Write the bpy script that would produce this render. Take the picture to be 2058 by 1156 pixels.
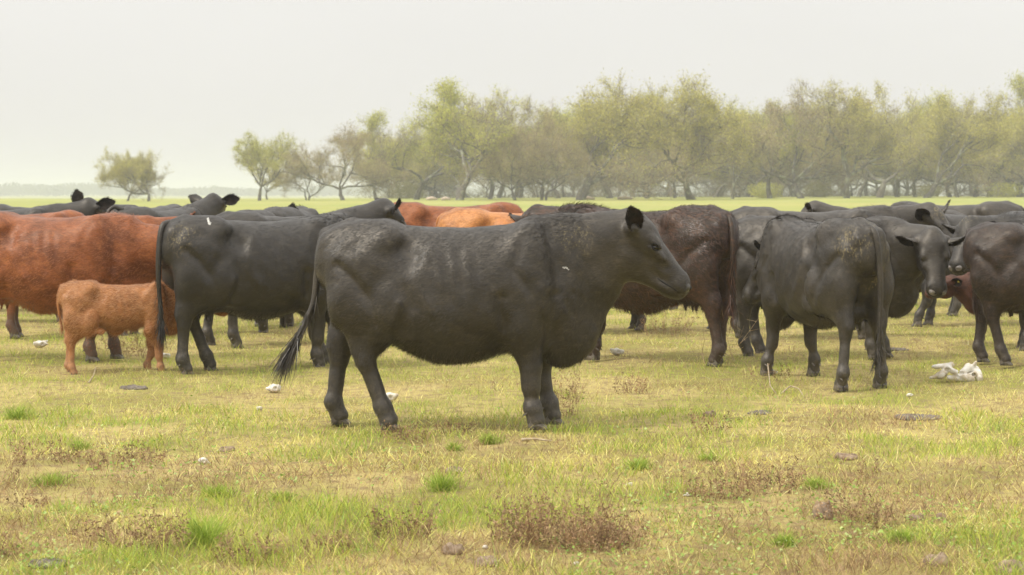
import bpy, math, random
import numpy as np
from mathutils import Vector, Matrix

# ------------------------------------------------------------------ camera, world, sun, exposure
S = bpy.context.scene
for o in list(bpy.data.objects): bpy.data.objects.remove(o)
FPX, CXP, HY, EYE = 4000.0, 1029.0, 385.0, 1.5      # focal length in photo pixels, centre column, horizon row, eye height
cam_d = bpy.data.cameras.new('camera'); cam = bpy.data.objects.new('camera', cam_d)
S.collection.objects.link(cam); S.camera = cam
cam.location = (0, 0, EYE); cam.rotation_euler = (math.radians(90), 0, 0)
cam_d.sensor_width = 36; cam_d.lens = 36 * FPX / 2058
cam_d.shift_y = -(578 - HY) / 2058
cam_d.clip_start = 0.1; cam_d.clip_end = 12000
cam_d.dof.use_dof = True; cam_d.dof.focus_distance = 12.9; cam_d.dof.aperture_fstop = 6.3

SUN_EL, SUN_AZ = 50.0, -118.0                         # azimuth from +Y towards +X
W = bpy.data.worlds.new("World"); S.world = W; W.use_nodes = True
nt = W.node_tree; nt.nodes.clear()
def nn(t, typ, **kw):
    n = t.nodes.new(typ)
    for k, v in kw.items():
        if k == 'ins':
            for a, b in v.items(): n.inputs[a].default_value = b
        else: setattr(n, k, v)
    return n
wo = nn(nt, 'ShaderNodeOutputWorld'); bg = nn(nt, 'ShaderNodeBackground')
sky = nn(nt, 'ShaderNodeTexSky'); sky.sky_type = 'NISHITA'; sky.sun_disc = False
sky.sun_elevation = math.radians(SUN_EL); sky.sun_rotation = math.radians(SUN_AZ); sky.dust_density = 3
tc = nn(nt, 'ShaderNodeTexCoord'); sp = nn(nt, 'ShaderNodeSeparateXYZ'); nt.links.new(tc.outputs['Generated'], sp.inputs[0])
# overcast cloud deck: pale at the horizon, brightening smoothly to the zenith
cl = nn(nt, 'ShaderNodeClamp'); nt.links.new(sp.outputs['Z'], cl.inputs[0])
pw = nn(nt, 'ShaderNodeMath', operation='POWER'); nt.links.new(cl.outputs[0], pw.inputs[0]); pw.inputs[1].default_value = 1.5
ml = nn(nt, 'ShaderNodeMath', operation='MULTIPLY_ADD'); nt.links.new(pw.outputs[0], ml.inputs[0]); ml.inputs[1].default_value = 1.75; ml.inputs[2].default_value = 1.0
nz = nn(nt, 'ShaderNodeTexNoise'); nz.inputs['Scale'].default_value = 2.2; nz.inputs['Detail'].default_value = 4
mpw = nn(nt, 'ShaderNodeMapping'); mpw.inputs['Scale'].default_value = (1, 1, 3.0)
nt.links.new(tc.outputs['Generated'], mpw.inputs[0]); nt.links.new(mpw.outputs[0], nz.inputs['Vector'])
nm = nn(nt, 'ShaderNodeMapRange'); nt.links.new(nz.outputs[0], nm.inputs[0])
nm.inputs[1].default_value = .3; nm.inputs[2].default_value = .7; nm.inputs[3].default_value = .965; nm.inputs[4].default_value = 1.035
m2 = nn(nt, 'ShaderNodeMath', operation='MULTIPLY'); nt.links.new(ml.outputs[0], m2.inputs[0]); nt.links.new(nm.outputs[0], m2.inputs[1])
vs = nn(nt, 'ShaderNodeVectorMath', operation='SCALE'); vs.inputs[0].default_value = (4.68, 4.58, 4.42)
nt.links.new(m2.outputs[0], vs.inputs['Scale'])
mx = nn(nt, 'ShaderNodeMix', data_type='RGBA'); mx.inputs[0].default_value = 0.96
nt.links.new(sky.outputs[0], mx.inputs[6]); nt.links.new(vs.outputs[0], mx.inputs[7])
nt.links.new(mx.outputs[2], bg.inputs[0]); bg.inputs[1].default_value = 0.1
nt.links.new(bg.outputs[0], wo.inputs[0])
sl = bpy.data.lights.new('sun', 'SUN'); sl.energy = 1.5; sl.angle = math.radians(10); sl.color = (1, .955, .87)
so = bpy.data.objects.new('sun', sl); S.collection.objects.link(so); so.location = (0, 0, 30)
_az, _el = math.radians(SUN_AZ), math.radians(SUN_EL)
_d = Vector((math.sin(_az) * math.cos(_el), math.cos(_az) * math.cos(_el), math.sin(_el)))
so.rotation_euler = _d.to_track_quat('Z', 'Y').to_euler()
S.view_settings.view_transform = 'Standard'; S.view_settings.look = 'None'
S.view_settings.exposure = 0.85; S.view_settings.gamma = 1.0; S.view_settings.use_curve_mapping = False
S.render.engine = 'CYCLES'
S.cycles.max_bounces = 6; S.cycles.diffuse_bounces = 3; S.cycles.glossy_bounces = 2; S.cycles.volume_bounces = 1
S.cycles.transparent_max_bounces = 6; S.cycles.use_denoising = True

HAZE = 0.00085
rng = np.random.default_rng(7); random.seed(7)
COL = S.collection

# ------------------------------------------------------------------ helpers
def gz(x, y):
    """height of the terrain"""
    x = np.asarray(x, float); y = np.asarray(y, float)
    near = .012 * np.sin(x * 1.7 + 1.3) * np.sin(y * 1.3 + .4) + .010 * np.sin(x * 3.9 + y * 2.7) + .007 * np.sin(x * 6.1 - y * 4.3 + 2)
    near = near * np.clip(1.5 - np.abs(y - 12) / 30, 0, 1)
    t = np.clip((y - 60) / 170, 0, 1); t = t * t * (3 - 2 * t)
    rise = t * (.42 + .34 * np.clip((x + 40) / 90, 0, 1))
    b = np.clip((y - 300) / 120, 0, 1); b = b * b * (3 - 2 * b)
    mid = .03 * np.sin(x * .13) * np.sin(y * .11) * np.clip((y - 22) / 30, 0, 1)
    return near + rise * (1 - b) - 2.0 * b + mid * (1 - b)

def px(x, D): return (x - CXP) / FPX * D
def dist(py): return EYE * FPX / (py - HY)

def tag(o, label=None, cat=None, group=None, kind=None):
    if label: o['label'] = label
    if cat: o['category'] = cat
    if group: o['group'] = group
    if kind: o['kind'] = kind
    return o
def empty(name, loc=(0, 0, 0), rz=0, sc=1):
    o = bpy.data.objects.new(name, None); COL.objects.link(o)
    o.location = loc; o.rotation_euler = (0, 0, rz); o.scale = (sc, sc, sc); o.empty_display_size = .1
    return o
def mesh_np(name, V, F, mat=None, smooth=True, attrs=None):
    """V (n,3); F (m,3) or (m,4)"""
    V = np.ascontiguousarray(V, np.float32); F = np.ascontiguousarray(F, np.int32)
    me = bpy.data.meshes.new(name); k = F.shape[1]
    me.vertices.add(len(V)); me.vertices.foreach_set('co', V.ravel())
    me.loops.add(F.size); me.loops.foreach_set('vertex_index', F.ravel())
    me.polygons.add(len(F)); me.polygons.foreach_set('loop_start', np.arange(0, F.size, k, dtype=np.int32))
    if smooth: me.polygons.foreach_set('use_smooth', np.ones(len(F), bool))
    for an, arr in (attrs or {}).items():
        a = me.attributes.new(an, 'FLOAT_COLOR', 'POINT')
        c = np.ones((len(V), 4), np.float32); arr = np.asarray(arr, np.float32)
        if arr.ndim == 1: c[:, :3] = arr[:, None]
        else: c[:, :arr.shape[1]] = arr
        a.data.foreach_set('color', c.ravel())
    me.update(calc_edges=True)
    if mat: me.materials.append(mat)
    return me
def obj(name, me, parent=None, loc=None):
    o = bpy.data.objects.new(name, me); COL.objects.link(o)
    if parent is not None: o.parent = parent
    if loc is not None: o.location = loc
    return o
def join_parts(parts):
    """parts: list of (V, F) with the same face size -> V, F"""
    Vs, Fs, n = [], [], 0
    for v, f in parts:
        Vs.append(v); Fs.append(np.asarray(f) + n); n += len(v)
    return np.concatenate(Vs), np.concatenate(Fs)
def unit(v):
    v = np.asarray(v, float); return v / (np.linalg.norm(v) + 1e-12)
def unit_rows(v): return v / (np.linalg.norm(v, axis=1, keepdims=True) + 1e-9)

def tube(pts, radii, n=8, cap=True):
    pts = np.asarray(pts, float); m = len(pts); radii = np.asarray(radii, float)
    T = np.gradient(pts, axis=0); T = unit_rows(T)
    ref = np.array([0, 1., 0]) if abs(T[0][1]) < .8 else np.array([1., 0, 0])
    V = []
    for i in range(m):
        a = unit(ref - T[i] * ref.dot(T[i])); b = np.cross(T[i], a); ref = a
        ang = np.arange(n) * 2 * math.pi / n
        V.append(pts[i] + radii[i] * (np.cos(ang)[:, None] * a + np.sin(ang)[:, None] * b))
    V = np.concatenate(V); F = []
    for i in range(m - 1):
        for j in range(n):
            k = (j + 1) % n
            F.append((i * n + j, i * n + k, (i + 1) * n + k, (i + 1) * n + j))
    if cap:
        V = np.concatenate([V, pts[:1], pts[-1:]]); c0, c1 = m * n, m * n + 1
        for j in range(n):
            k = (j + 1) % n
            F.append((c0, k, j, c0)); F.append((c1, (m - 1) * n + j, (m - 1) * n + k, c1))
        F = [f for f in F if True]
    # caps as degenerate quads are avoided by collapsing to thin rings
    if cap:
        F = F[:(m - 1) * n]; V = V[:m * n]
        # close ends with one extra tiny ring each
        e0 = pts[0] + (V[:n] - pts[0]) * .02; e1 = pts[-1] + (V[-n:] - pts[-1]) * .02
        base = len(V); V = np.concatenate([V, e0, e1])
        for j in range(n):
            k = (j + 1) % n
            F.append((base + j, base + k, k, j)); F.append(((m - 1) * n + j, (m - 1) * n + k, base + n + k, base + n + j))
    return V, np.array(F)

def vnoise(P, scale, seed=0):
    """smooth value noise, P (n,2|3) -> 0..1"""
    P = np.asarray(P, float) * scale; r = np.random.default_rng(seed); N = 64
    if P.shape[1] == 2:
        T = r.random((N, N)); i = np.floor(P).astype(int); f = P - i; f = f * f * (3 - 2 * f); i %= N; j = (i + 1) % N
        a = T[i[:, 0], i[:, 1]] * (1 - f[:, 0]) + T[j[:, 0], i[:, 1]] * f[:, 0]
        b = T[i[:, 0], j[:, 1]] * (1 - f[:, 0]) + T[j[:, 0], j[:, 1]] * f[:, 0]
        return a * (1 - f[:, 1]) + b * f[:, 1]
    N = 32; T = r.random((N, N, N)); i = np.floor(P).astype(int); f = P - i; f = f * f * (3 - 2 * f); i %= N; j = (i + 1) % N
    out = 0
    for dx in (0, 1):
        for dy in (0, 1):
            for dz in (0, 1):
                w = (f[:, 0] if dx else 1 - f[:, 0]) * (f[:, 1] if dy else 1 - f[:, 1]) * (f[:, 2] if dz else 1 - f[:, 2])
                out = out + w * T[(j if dx else i)[:, 0], (j if dy else i)[:, 1], (j if dz else i)[:, 2]]
    return out
def fnoise(P, scale, seed=0, oct=3):
    s, a, t = 0, 1, 0
    for k in range(oct):
        s = s + a * vnoise(P, scale * 2 ** k, seed + k * 11); t += a; a *= .5
    return s / t

# ------------------------------------------------------------------ implicit modelling
class Field:
    def __init__(s, lo, hi, h):
        s.h = h; s.lo = np.array(lo, float); s.n = np.ceil((np.array(hi) - s.lo) / h).astype(int) + 1
        s.F = np.full(s.n, .25, np.float32)
        s.ax = [(s.lo[i] + np.arange(s.n[i]) * h).astype(np.float32) for i in range(3)]
    def box(s, lo, hi):
        a = np.clip(np.floor((np.array(lo) - s.lo) / s.h).astype(int), 0, s.n)
        b = np.clip(np.ceil((np.array(hi) - s.lo) / s.h).astype(int) + 1, 0, s.n)
        sl = tuple(slice(a[i], b[i]) for i in range(3))
        X = s.ax[0][sl[0]][:, None, None]; Y = s.ax[1][sl[1]][None, :, None]; Z = s.ax[2][sl[2]][None, None, :]
        return sl, X, Y, Z
    def blend(s, sl, d, k, sub=False):
        A = s.F[sl]
        if A.size == 0: return
        if sub:
            d = -d; hh = np.maximum(k - np.abs(A - d), 0) / k
            s.F[sl] = np.maximum(A, d) + hh * hh * k * .25
        else:
            hh = np.maximum(k - np.abs(A - d), 0) / k
            s.F[sl] = np.minimum(A, d) - hh * hh * k * .25
    def ell(s, c, r, R=None, k=.05, sub=False):
        c = np.asarray(c, float); r = np.asarray(r, float); m = r.max() + k * 1.5 + .03
        sl, X, Y, Z = s.box(c - m, c + m)
        x, y, z = X - c[0], Y - c[1], Z - c[2]
        if R is not None:
            R = np.asarray(R); x, y, z = (x * R[0][0] + y * R[0][1] + z * R[0][2]), (x * R[1][0] + y * R[1][1] + z * R[1][2]), (x * R[2][0] + y * R[2][1] + z * R[2][2])
        k0 = np.sqrt((x / r[0]) ** 2 + (y / r[1]) ** 2 + (z / r[2]) ** 2) + 1e-6
        k1 = np.sqrt((x / r[0] ** 2) ** 2 + (y / r[1] ** 2) ** 2 + (z / r[2] ** 2) ** 2) + 1e-6
        s.blend(sl, k0 * (k0 - 1) / k1, k, sub)
    def cap(s, a, b, ra, rb, k=.05, ref=(0, 1, 0), sub=False):
        """tapered capsule with elliptical section; ra/rb = (in-plane radius, side radius)"""
        a = np.asarray(a, float); b = np.asarray(b, float)
        ra = ra if hasattr(ra, '__len__') else (ra, ra); rb = rb if hasattr(rb, '__len__') else (rb, rb)
        L = np.linalg.norm(b - a) + 1e-6; t = (b - a) / L; ref = np.asarray(ref, float)
        sd = unit(ref - t * ref.dot(t)); up = np.cross(t, sd)
        m = max(max(ra), max(rb)) + k * 1.5 + .03
        sl, X, Y, Z = s.box(np.minimum(a, b) - m, np.maximum(a, b) + m)
        x, y, z = X - a[0], Y - a[1], Z - a[2]
        w = x * t[0] + y * t[1] + z * t[2]
        q = x * sd[0] + y * sd[1] + z * sd[2]; u = x * up[0] + y * up[1] + z * up[2]
        tt = np.clip(w / L, 0, 1); ex = w - tt * L
        ru = ra[0] + (rb[0] - ra[0]) * tt; rs = ra[1] + (rb[1] - ra[1]) * tt; rw = (ru + rs) * .5
        k0 = np.sqrt((u / ru) ** 2 + (q / rs) ** 2 + (ex / rw) ** 2) + 1e-6
        k1 = np.sqrt((u / ru ** 2) ** 2 + (q / rs ** 2) ** 2 + (ex / rw ** 2) ** 2) + 1e-6
        s.blend(sl, k0 * (k0 - 1) / k1, k, sub)
    def torso(s, st, k=.05, belly=0, hwm=1.0):
        st = np.array(st, float); xs = st[:, 0]
        sl, X, Y, Z = s.box((xs[0] - .3, -.6, .2), (xs[-1] + .3, .6, 1.6))
        # smooth interpolation of the stations
        xf = np.linspace(xs[0], xs[-1], 200)
        def sm(c):
            v = np.interp(xf, xs, st[:, c]); ker = np.hanning(25); ker /= ker.sum()
            return np.convolve(np.pad(v, 12, mode='edge'), ker, 'valid')
        Xc = np.clip(X, xs[0], xs[-1])
        top, bot, hw = (np.interp(Xc, xf, sm(c)) for c in (1, 2, 3))
        hw = hw * hwm; bot = bot - belly * np.exp(-((Xc - .05) / .38) ** 2)
        ex = (X - Xc)
        frac = .46; zc = bot + (top - bot) * frac
        v = Z - zc; hu = np.where(v > 0, top - zc, zc - bot)
        k0 = np.sqrt((v / hu) ** 2 + (Y / hw) ** 2 + (ex / .10) ** 2) + 1e-6
        p = 2.25
        k0 = (np.abs(v / hu) ** p + np.abs(Y / hw) ** p + np.abs(ex / .10) ** p) ** (1 / p) + 1e-6
        k1 = np.sqrt((v / hu ** 2) ** 2 + (Y / hw ** 2) ** 2 + (ex / .10 ** 2) ** 2) + 1e-6
        s.blend(sl, (k0 - 1) * np.minimum(hu, hw) * .85, k)
    def mesh(s):
        F = s.F; h = s.h; n = s.n
        neg = F < 0
        c = neg[:-1, :-1, :-1].astype(np.int8)
        cnt = np.zeros(tuple(n - 1), np.int8)
        for dx in (0, 1):
            for dy in (0, 1):
                for dz in (0, 1):
                    cnt += neg[dx:n[0] - 1 + dx, dy:n[1] - 1 + dy, dz:n[2] - 1 + dz]
        act = (cnt > 0) & (cnt < 8)
        I = np.argwhere(act); idx = np.full(tuple(n - 1), -1, np.int64); idx[act] = np.arange(len(I))
        acc = np.zeros((len(I), 3)); num = np.zeros(len(I))
        for axis in range(3):
            o1, o2 = [a for a in range(3) if a != axis]
            for p in (0, 1):
                for q in (0, 1):
                    A = I.copy(); A[:, o1] += p; A[:, o2] += q
                    B = A.copy(); B[:, axis] += 1
                    fa = F[A[:, 0], A[:, 1], A[:, 2]]; fb = F[B[:, 0], B[:, 1], B[:, 2]]
                    m = (fa < 0) != (fb < 0)
                    t = np.where(m, fa / np.where(m, fa - fb, 1), 0)
                    P = A.astype(float); P[:, axis] += t
                    acc[m] += P[m]; num[m] += 1
        V = acc / num[:, None] * h + s.lo
        quads = []
        for axis in range(3):
            o1, o2 = [(1, 2), (2, 0), (0, 1)][axis]
            sa = [slice(1, n[i] - 1) for i in range(3)]; sa[axis] = slice(0, n[axis] - 1)
            sb = list(sa); sb[axis] = slice(1, n[axis])
            A = neg[tuple(sa)]; B = neg[tuple(sb)]
            E = np.argwhere(A != B); off = np.array([1, 1, 1]); off[axis] = 0; E = E + off
            inside = neg[E[:, 0], E[:, 1], E[:, 2]]
            def g(d1, d2):
                Q = E.copy(); Q[:, o1] -= d1; Q[:, o2] -= d2
                return idx[Q[:, 0], Q[:, 1], Q[:, 2]]
            q = np.stack([g(1, 1), g(0, 1), g(0, 0), g(1, 0)], 1)
            q[~inside] = q[~inside][:, ::-1]
            quads.append(q)
        Q = np.concatenate(quads); Q = Q[(Q >= 0).all(1)]
        return V, Q
    def hit(s, p, d, L=.2):
        """march from p along d until the field turns negative"""
        p = np.asarray(p, float); d = unit(d); t = np.linspace(0, L, 160); Q = p + d * t[:, None]
        g = (Q - s.lo) / s.h; i = np.floor(g).astype(int); i = np.clip(i, 0, s.n - 2); w = np.clip(g - i, 0, 1); v = 0
        for a in (0, 1):
            for b_ in (0, 1):
                for c_ in (0, 1):
                    v = v + (w[:, 0] if a else 1 - w[:, 0]) * (w[:, 1] if b_ else 1 - w[:, 1]) * (w[:, 2] if c_ else 1 - w[:, 2]) * s.F[i[:, 0] + a, i[:, 1] + b_, i[:, 2] + c_]
        k = np.argmax(v < 0); return Q[k] if (v < 0).any() else Q[-1]
    def grad(s, P):
        """outward normal at points, from the field"""
        g = (P - s.lo) / s.h; i = np.clip(np.round(g).astype(int), 1, s.n - 2); F = s.F
        a, b, c = i.T
        G = np.stack([F[a + 1, b, c] - F[a - 1, b, c], F[a, b + 1, c] - F[a, b - 1, c], F[a, b, c + 1] - F[a, b, c - 1]], 1)
        return unit_rows(G)

# ------------------------------------------------------------------ materials
def material(name):
    m = bpy.data.materials.new(name); m.use_nodes = True; t = m.node_tree
    b = t.nodes['Principled BSDF']; return m, t, b
def mixc(t, fac, a, b, mode='MIX'):
    n = t.nodes.new('ShaderNodeMix'); n.data_type = 'RGBA'; n.blend_type = mode
    for i, v in ((0, fac), (6, a), (7, b)):
        if isinstance(v, bpy.types.NodeSocket): t.links.new(v, n.inputs[i])
        elif i == 0: n.inputs[0].default_value = v
        else: n.inputs[i].default_value = (*v, 1) if len(v) == 3 else v
    return n.outputs[2]
def noise(t, vec, scale, detail=4, rough=.55, stretch=None, dist=0):
    n = t.nodes.new('ShaderNodeTexNoise'); n.inputs['Scale'].default_value = scale; n.inputs['Detail'].default_value = detail
    n.inputs['Roughness'].default_value = rough; n.inputs['Distortion'].default_value = dist
    if stretch is not None:
        mp = t.nodes.new('ShaderNodeMapping'); mp.inputs['Scale'].default_value = stretch[:3]
        if len(stretch) > 3: mp.inputs['Rotation'].default_value = stretch[3:]
        t.links.new(vec, mp.inputs[0]); vec = mp.outputs[0]
    t.links.new(vec, n.inputs['Vector']); return n.outputs[0]
def ramp(t, v, a, b, lo=0., hi=1.):
    n = t.nodes.new('ShaderNodeMapRange'); n.interpolation_type = 'SMOOTHSTEP'
    t.links.new(v, n.inputs[0]); n.inputs[1].default_value = a; n.inputs[2].default_value = b; n.inputs[3].default_value = lo; n.inputs[4].default_value = hi
    return n.outputs[0]
def mth(t, op, a, b):
    n = t.nodes.new('ShaderNodeMath'); n.operation = op
    for i, v in ((0, a), (1, b)):
        if isinstance(v, bpy.types.NodeSocket): t.links.new(v, n.inputs[i])
        else: n.inputs[i].default_value = v
    return n.outputs[0]
def attr(t, name):
    n = t.nodes.new('ShaderNodeAttribute'); n.attribute_name = name; return n
def bump(t, b, h, strength, distance):
    n = t.nodes.new('ShaderNodeBump'); n.inputs['Strength'].default_value = strength; n.inputs['Distance'].default_value = distance
    t.links.new(h, n.inputs['Height']); t.links.new(n.outputs[0], b.inputs['Normal'])

def coat_mat(name, c1, c2, c3, leg, rough=.46, spec=.62, sheen=.03):
    """c1 main, c2 second tone, c3 sun bleached guard hair; leg = lower leg tone"""
    m, t, b = material(name)
    oc = t.nodes.new('ShaderNodeTexCoord').outputs['Object']
    n1 = ramp(t, noise(t, oc, 2.6, 5, .6), .38, .62)
    dk = (c1[0] * .5, c1[1] * .48, c1[2] * .46)
    col = mixc(t, ramp(t, noise(t, oc, 5.5, 4, .6, (.7, 1, 1, 0, .4, 0)), .36, .60), dk, mixc(t, n1, c1, c2))
    st = noise(t, oc, 26, 5, .65, (.35, 1, 1, 0, .5, 0))
    col = mixc(t, ramp(t, st, .48, .72, 0, .75), col, c3)
    fine = noise(t, oc, 150, 3, .6, (.22, .8, 1, 0, .45, 0))
    col = mixc(t, ramp(t, fine, .35, .65, .6, 0), col, (c1[0] * .4, c1[1] * .4, c1[2] * .4))
    a = attr(t, 'mk'); sx = t.nodes.new('ShaderNodeSeparateColor'); t.links.new(a.outputs['Color'], sx.inputs[0])
    # r = lower legs, g = dung flecks, b = pale mud
    spk = mth(t, 'MULTIPLY', ramp(t, noise(t, oc, 60, 4, .7, (1, 1, .45)), .50, .60), ramp(t, noise(t, oc, 11, 3, .6), .38, .58))
    col = mixc(t, sx.outputs[0], col, leg)
    mud = ramp(t, noise(t, oc, 24, 4, .7), .42, .68)
    col = mixc(t, mth(t, 'MULTIPLY', mud, mth(t, 'MULTIPLY', sx.outputs[0], .55)), col, (.13, .11, .085))
    col = mixc(t, mth(t, 'MULTIPLY', sx.outputs[1], spk), col, (.34, .27, .12))
    col = mixc(t, ramp(t, sx.outputs[2], .3, .6), col, (.55, .54, .5))
    t.links.new(col, b.inputs['Base Color'])
    b.inputs['Roughness'].default_value = rough; b.inputs['Specular IOR Level'].default_value = spec; b.inputs['Specular Tint'].default_value = (1, .92, .82, 1)
    b.inputs['Sheen Weight'].default_value = sheen; b.inputs['Sheen Roughness'].default_value = .45
    hgt = mixc(t, .3, fine, st)
    bump(t, b, hgt, .45, .008)
    return m
def hair_mat(name, c1, c2, rough=.42):
    m, t, b = material(name); a = attr(t, 'hv')
    col = mixc(t, a.outputs['Fac'], c1, c2); t.links.new(col, b.inputs['Base Color'])
    b.inputs['Roughness'].default_value = rough; b.inputs['Specular IOR Level'].default_value = .5
    return m
def plain(name, c, rough=.6, spec=.4, var=None, scale=20):
    m, t, b = material(name)
    if var:
        oc = t.nodes.new('ShaderNodeTexCoord').outputs['Object']
        nz = noise(t, oc, scale, 5, .6)
        t.links.new(mixc(t, ramp(t, nz, .35, .68), c, var), b.inputs['Base Color'])
        bump(t, b, nz, .5, .01)
    else: b.inputs['Base Color'].default_value = (*c, 1)
    b.inputs['Roughness'].default_value = rough; b.inputs['Specular IOR Level'].default_value = spec
    return m
COATS = {
 'black': (coat_mat('coat_black', (.030, .026, .021), (.052, .044, .035), (.080, .066, .050), (.046, .041, .035)), hair_mat('hair_black', (.018, .0155, .0125), (.085, .071, .054))),
 'charcoal': (coat_mat('coat_charcoal', (.013, .0118, .0102), (.022, .0195, .0165), (.044, .037, .030), (.034, .031, .027)), hair_mat('hair_charcoal', (.007, .0065, .006), (.048, .042, .035))),
 'brown': (coat_mat('coat_dark_brown', (.036, .024, .017), (.072, .036, .022), (.15, .066, .034), (.052, .036, .027), spec=.4), hair_mat('hair_dark_brown', (.022, .013, .010), (.12, .048, .022))),
 'seal': (coat_mat('coat_seal_brown', (.024, .018, .0145), (.044, .028, .020), (.090, .050, .031), (.042, .033, .027), spec=.45), hair_mat('hair_seal_brown', (.014, .011, .009), (.10, .055, .034))),
 'red': (coat_mat('coat_red', (.26, .078, .025), (.33, .105, .034), (.42, .155, .055), (.10, .055, .036), spec=.3), hair_mat('hair_red', (.23, .072, .024), (.40, .145, .05))),
 'orange': (coat_mat('coat_orange', (.52, .20, .06), (.60, .26, .085), (.68, .32, .12), (.3, .14, .07), spec=.3), hair_mat('hair_orange', (.48, .18, .055), (.68, .32, .12))),
 'calf': (coat_mat('coat_calf', (.38, .145, .045), (.50, .22, .085), (.62, .33, .15), (.50, .26, .13), rough=.8, sheen=.05, spec=.2), hair_mat('hair_calf', (.34, .14, .05), (.68, .38, .18))),
 'calfbrown': (coat_mat('coat_brown_calf', (.09, .03, .018), (.12, .04, .02), (.16, .06, .03), (.08, .03, .02), rough=.75), hair_mat('hair_brown_calf', (.07, .025, .015), (.17, .06, .03))),
}
M_HOOF = plain('hoof_horn', (.05, .043, .036), .45, .5, (.17, .145, .115), 30)
M_EYE = plain('eye_wet', (.008, .006, .005), .08, .6)
M_LID_SHADE = plain('eyelid', (.010, .009, .008), .5, .3)  # eyelid skin; its near black also paints the mouth and nostril shade
M_NOSE = plain('nose_skin', (.035, .032, .030), .3, .6, (.09, .085, .08), 60)
M_NOSEL = plain('pale_nose_skin', (.16, .145, .135), .3, .5, (.24, .21, .19), 40)
M_EARIN = plain('ear_inside', (.010, .009, .008), .8, .1, (.028, .020, .015), 18)
M_TAG = plain('tag_white', (.8, .8, .76), .4, .5)
M_TAGY = plain('tag_yellow', (.75, .62, .05), .4, .5)
M_UDDER = plain('udder_skin', (.045, .036, .032), .5, .3, (.09, .06, .05), 15)

def hoof_mesh():
    """two claws and two dewclaws; toe towards +x, sole at z = 0, origin under the fetlock"""
    parts = []
    for sy in (-1, 1):
        prof = [(-.045, 0), (-.048, .03), (-.030, .070), (.012, .078), (.040, .045), (.070, .008), (.068, 0)]
        n = len(prof); y0, y1 = sy * .004, sy * .045
        V = [(x, y0, z) for x, z in prof] + [(x * .86 + (.0), y1 * (1 - .25 * max(0, x) / .07), z * .97) for x, z in prof]
        V += [(.01, sy * .004, .03), (.01, sy * .05, .03)]
        F = []
        for i in range(n):
            j = (i + 1) % n; F.append((i, j, n + j, n + i)); F.append((i, j, 2 * n, 2 * n)); F.append((n + j, n + i, 2 * n + 1, 2 * n + 1))
        parts.append((V, [tuple(dict.fromkeys(f)) for f in F]))
        c = np.array([-.062, sy * .026, .098]); r = .017
        base = [(c[0] + .012, c[1] + r * math.cos(a), c[2] + r * .7 * math.sin(a) + .01) for a in np.arange(6) * math.pi / 3]
        V2 = base + [(c[0] - .016, c[1], c[2] - .016)]
        parts.append((V2, [(i, (i + 1) % 6, 6) for i in range(6)]))
    V, F, n = [], [], 0
    for v, f in parts:
        V += v; F += [tuple(a + n for a in q) for q in f]; n += len(v)
    me = bpy.data.meshes.new('hoof'); me.from_pydata(V, [], F); me.update(); me.materials.append(M_HOOF)
    for p in me.polygons: p.use_smooth = False
    return me
HOOF = hoof_mesh()
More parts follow.
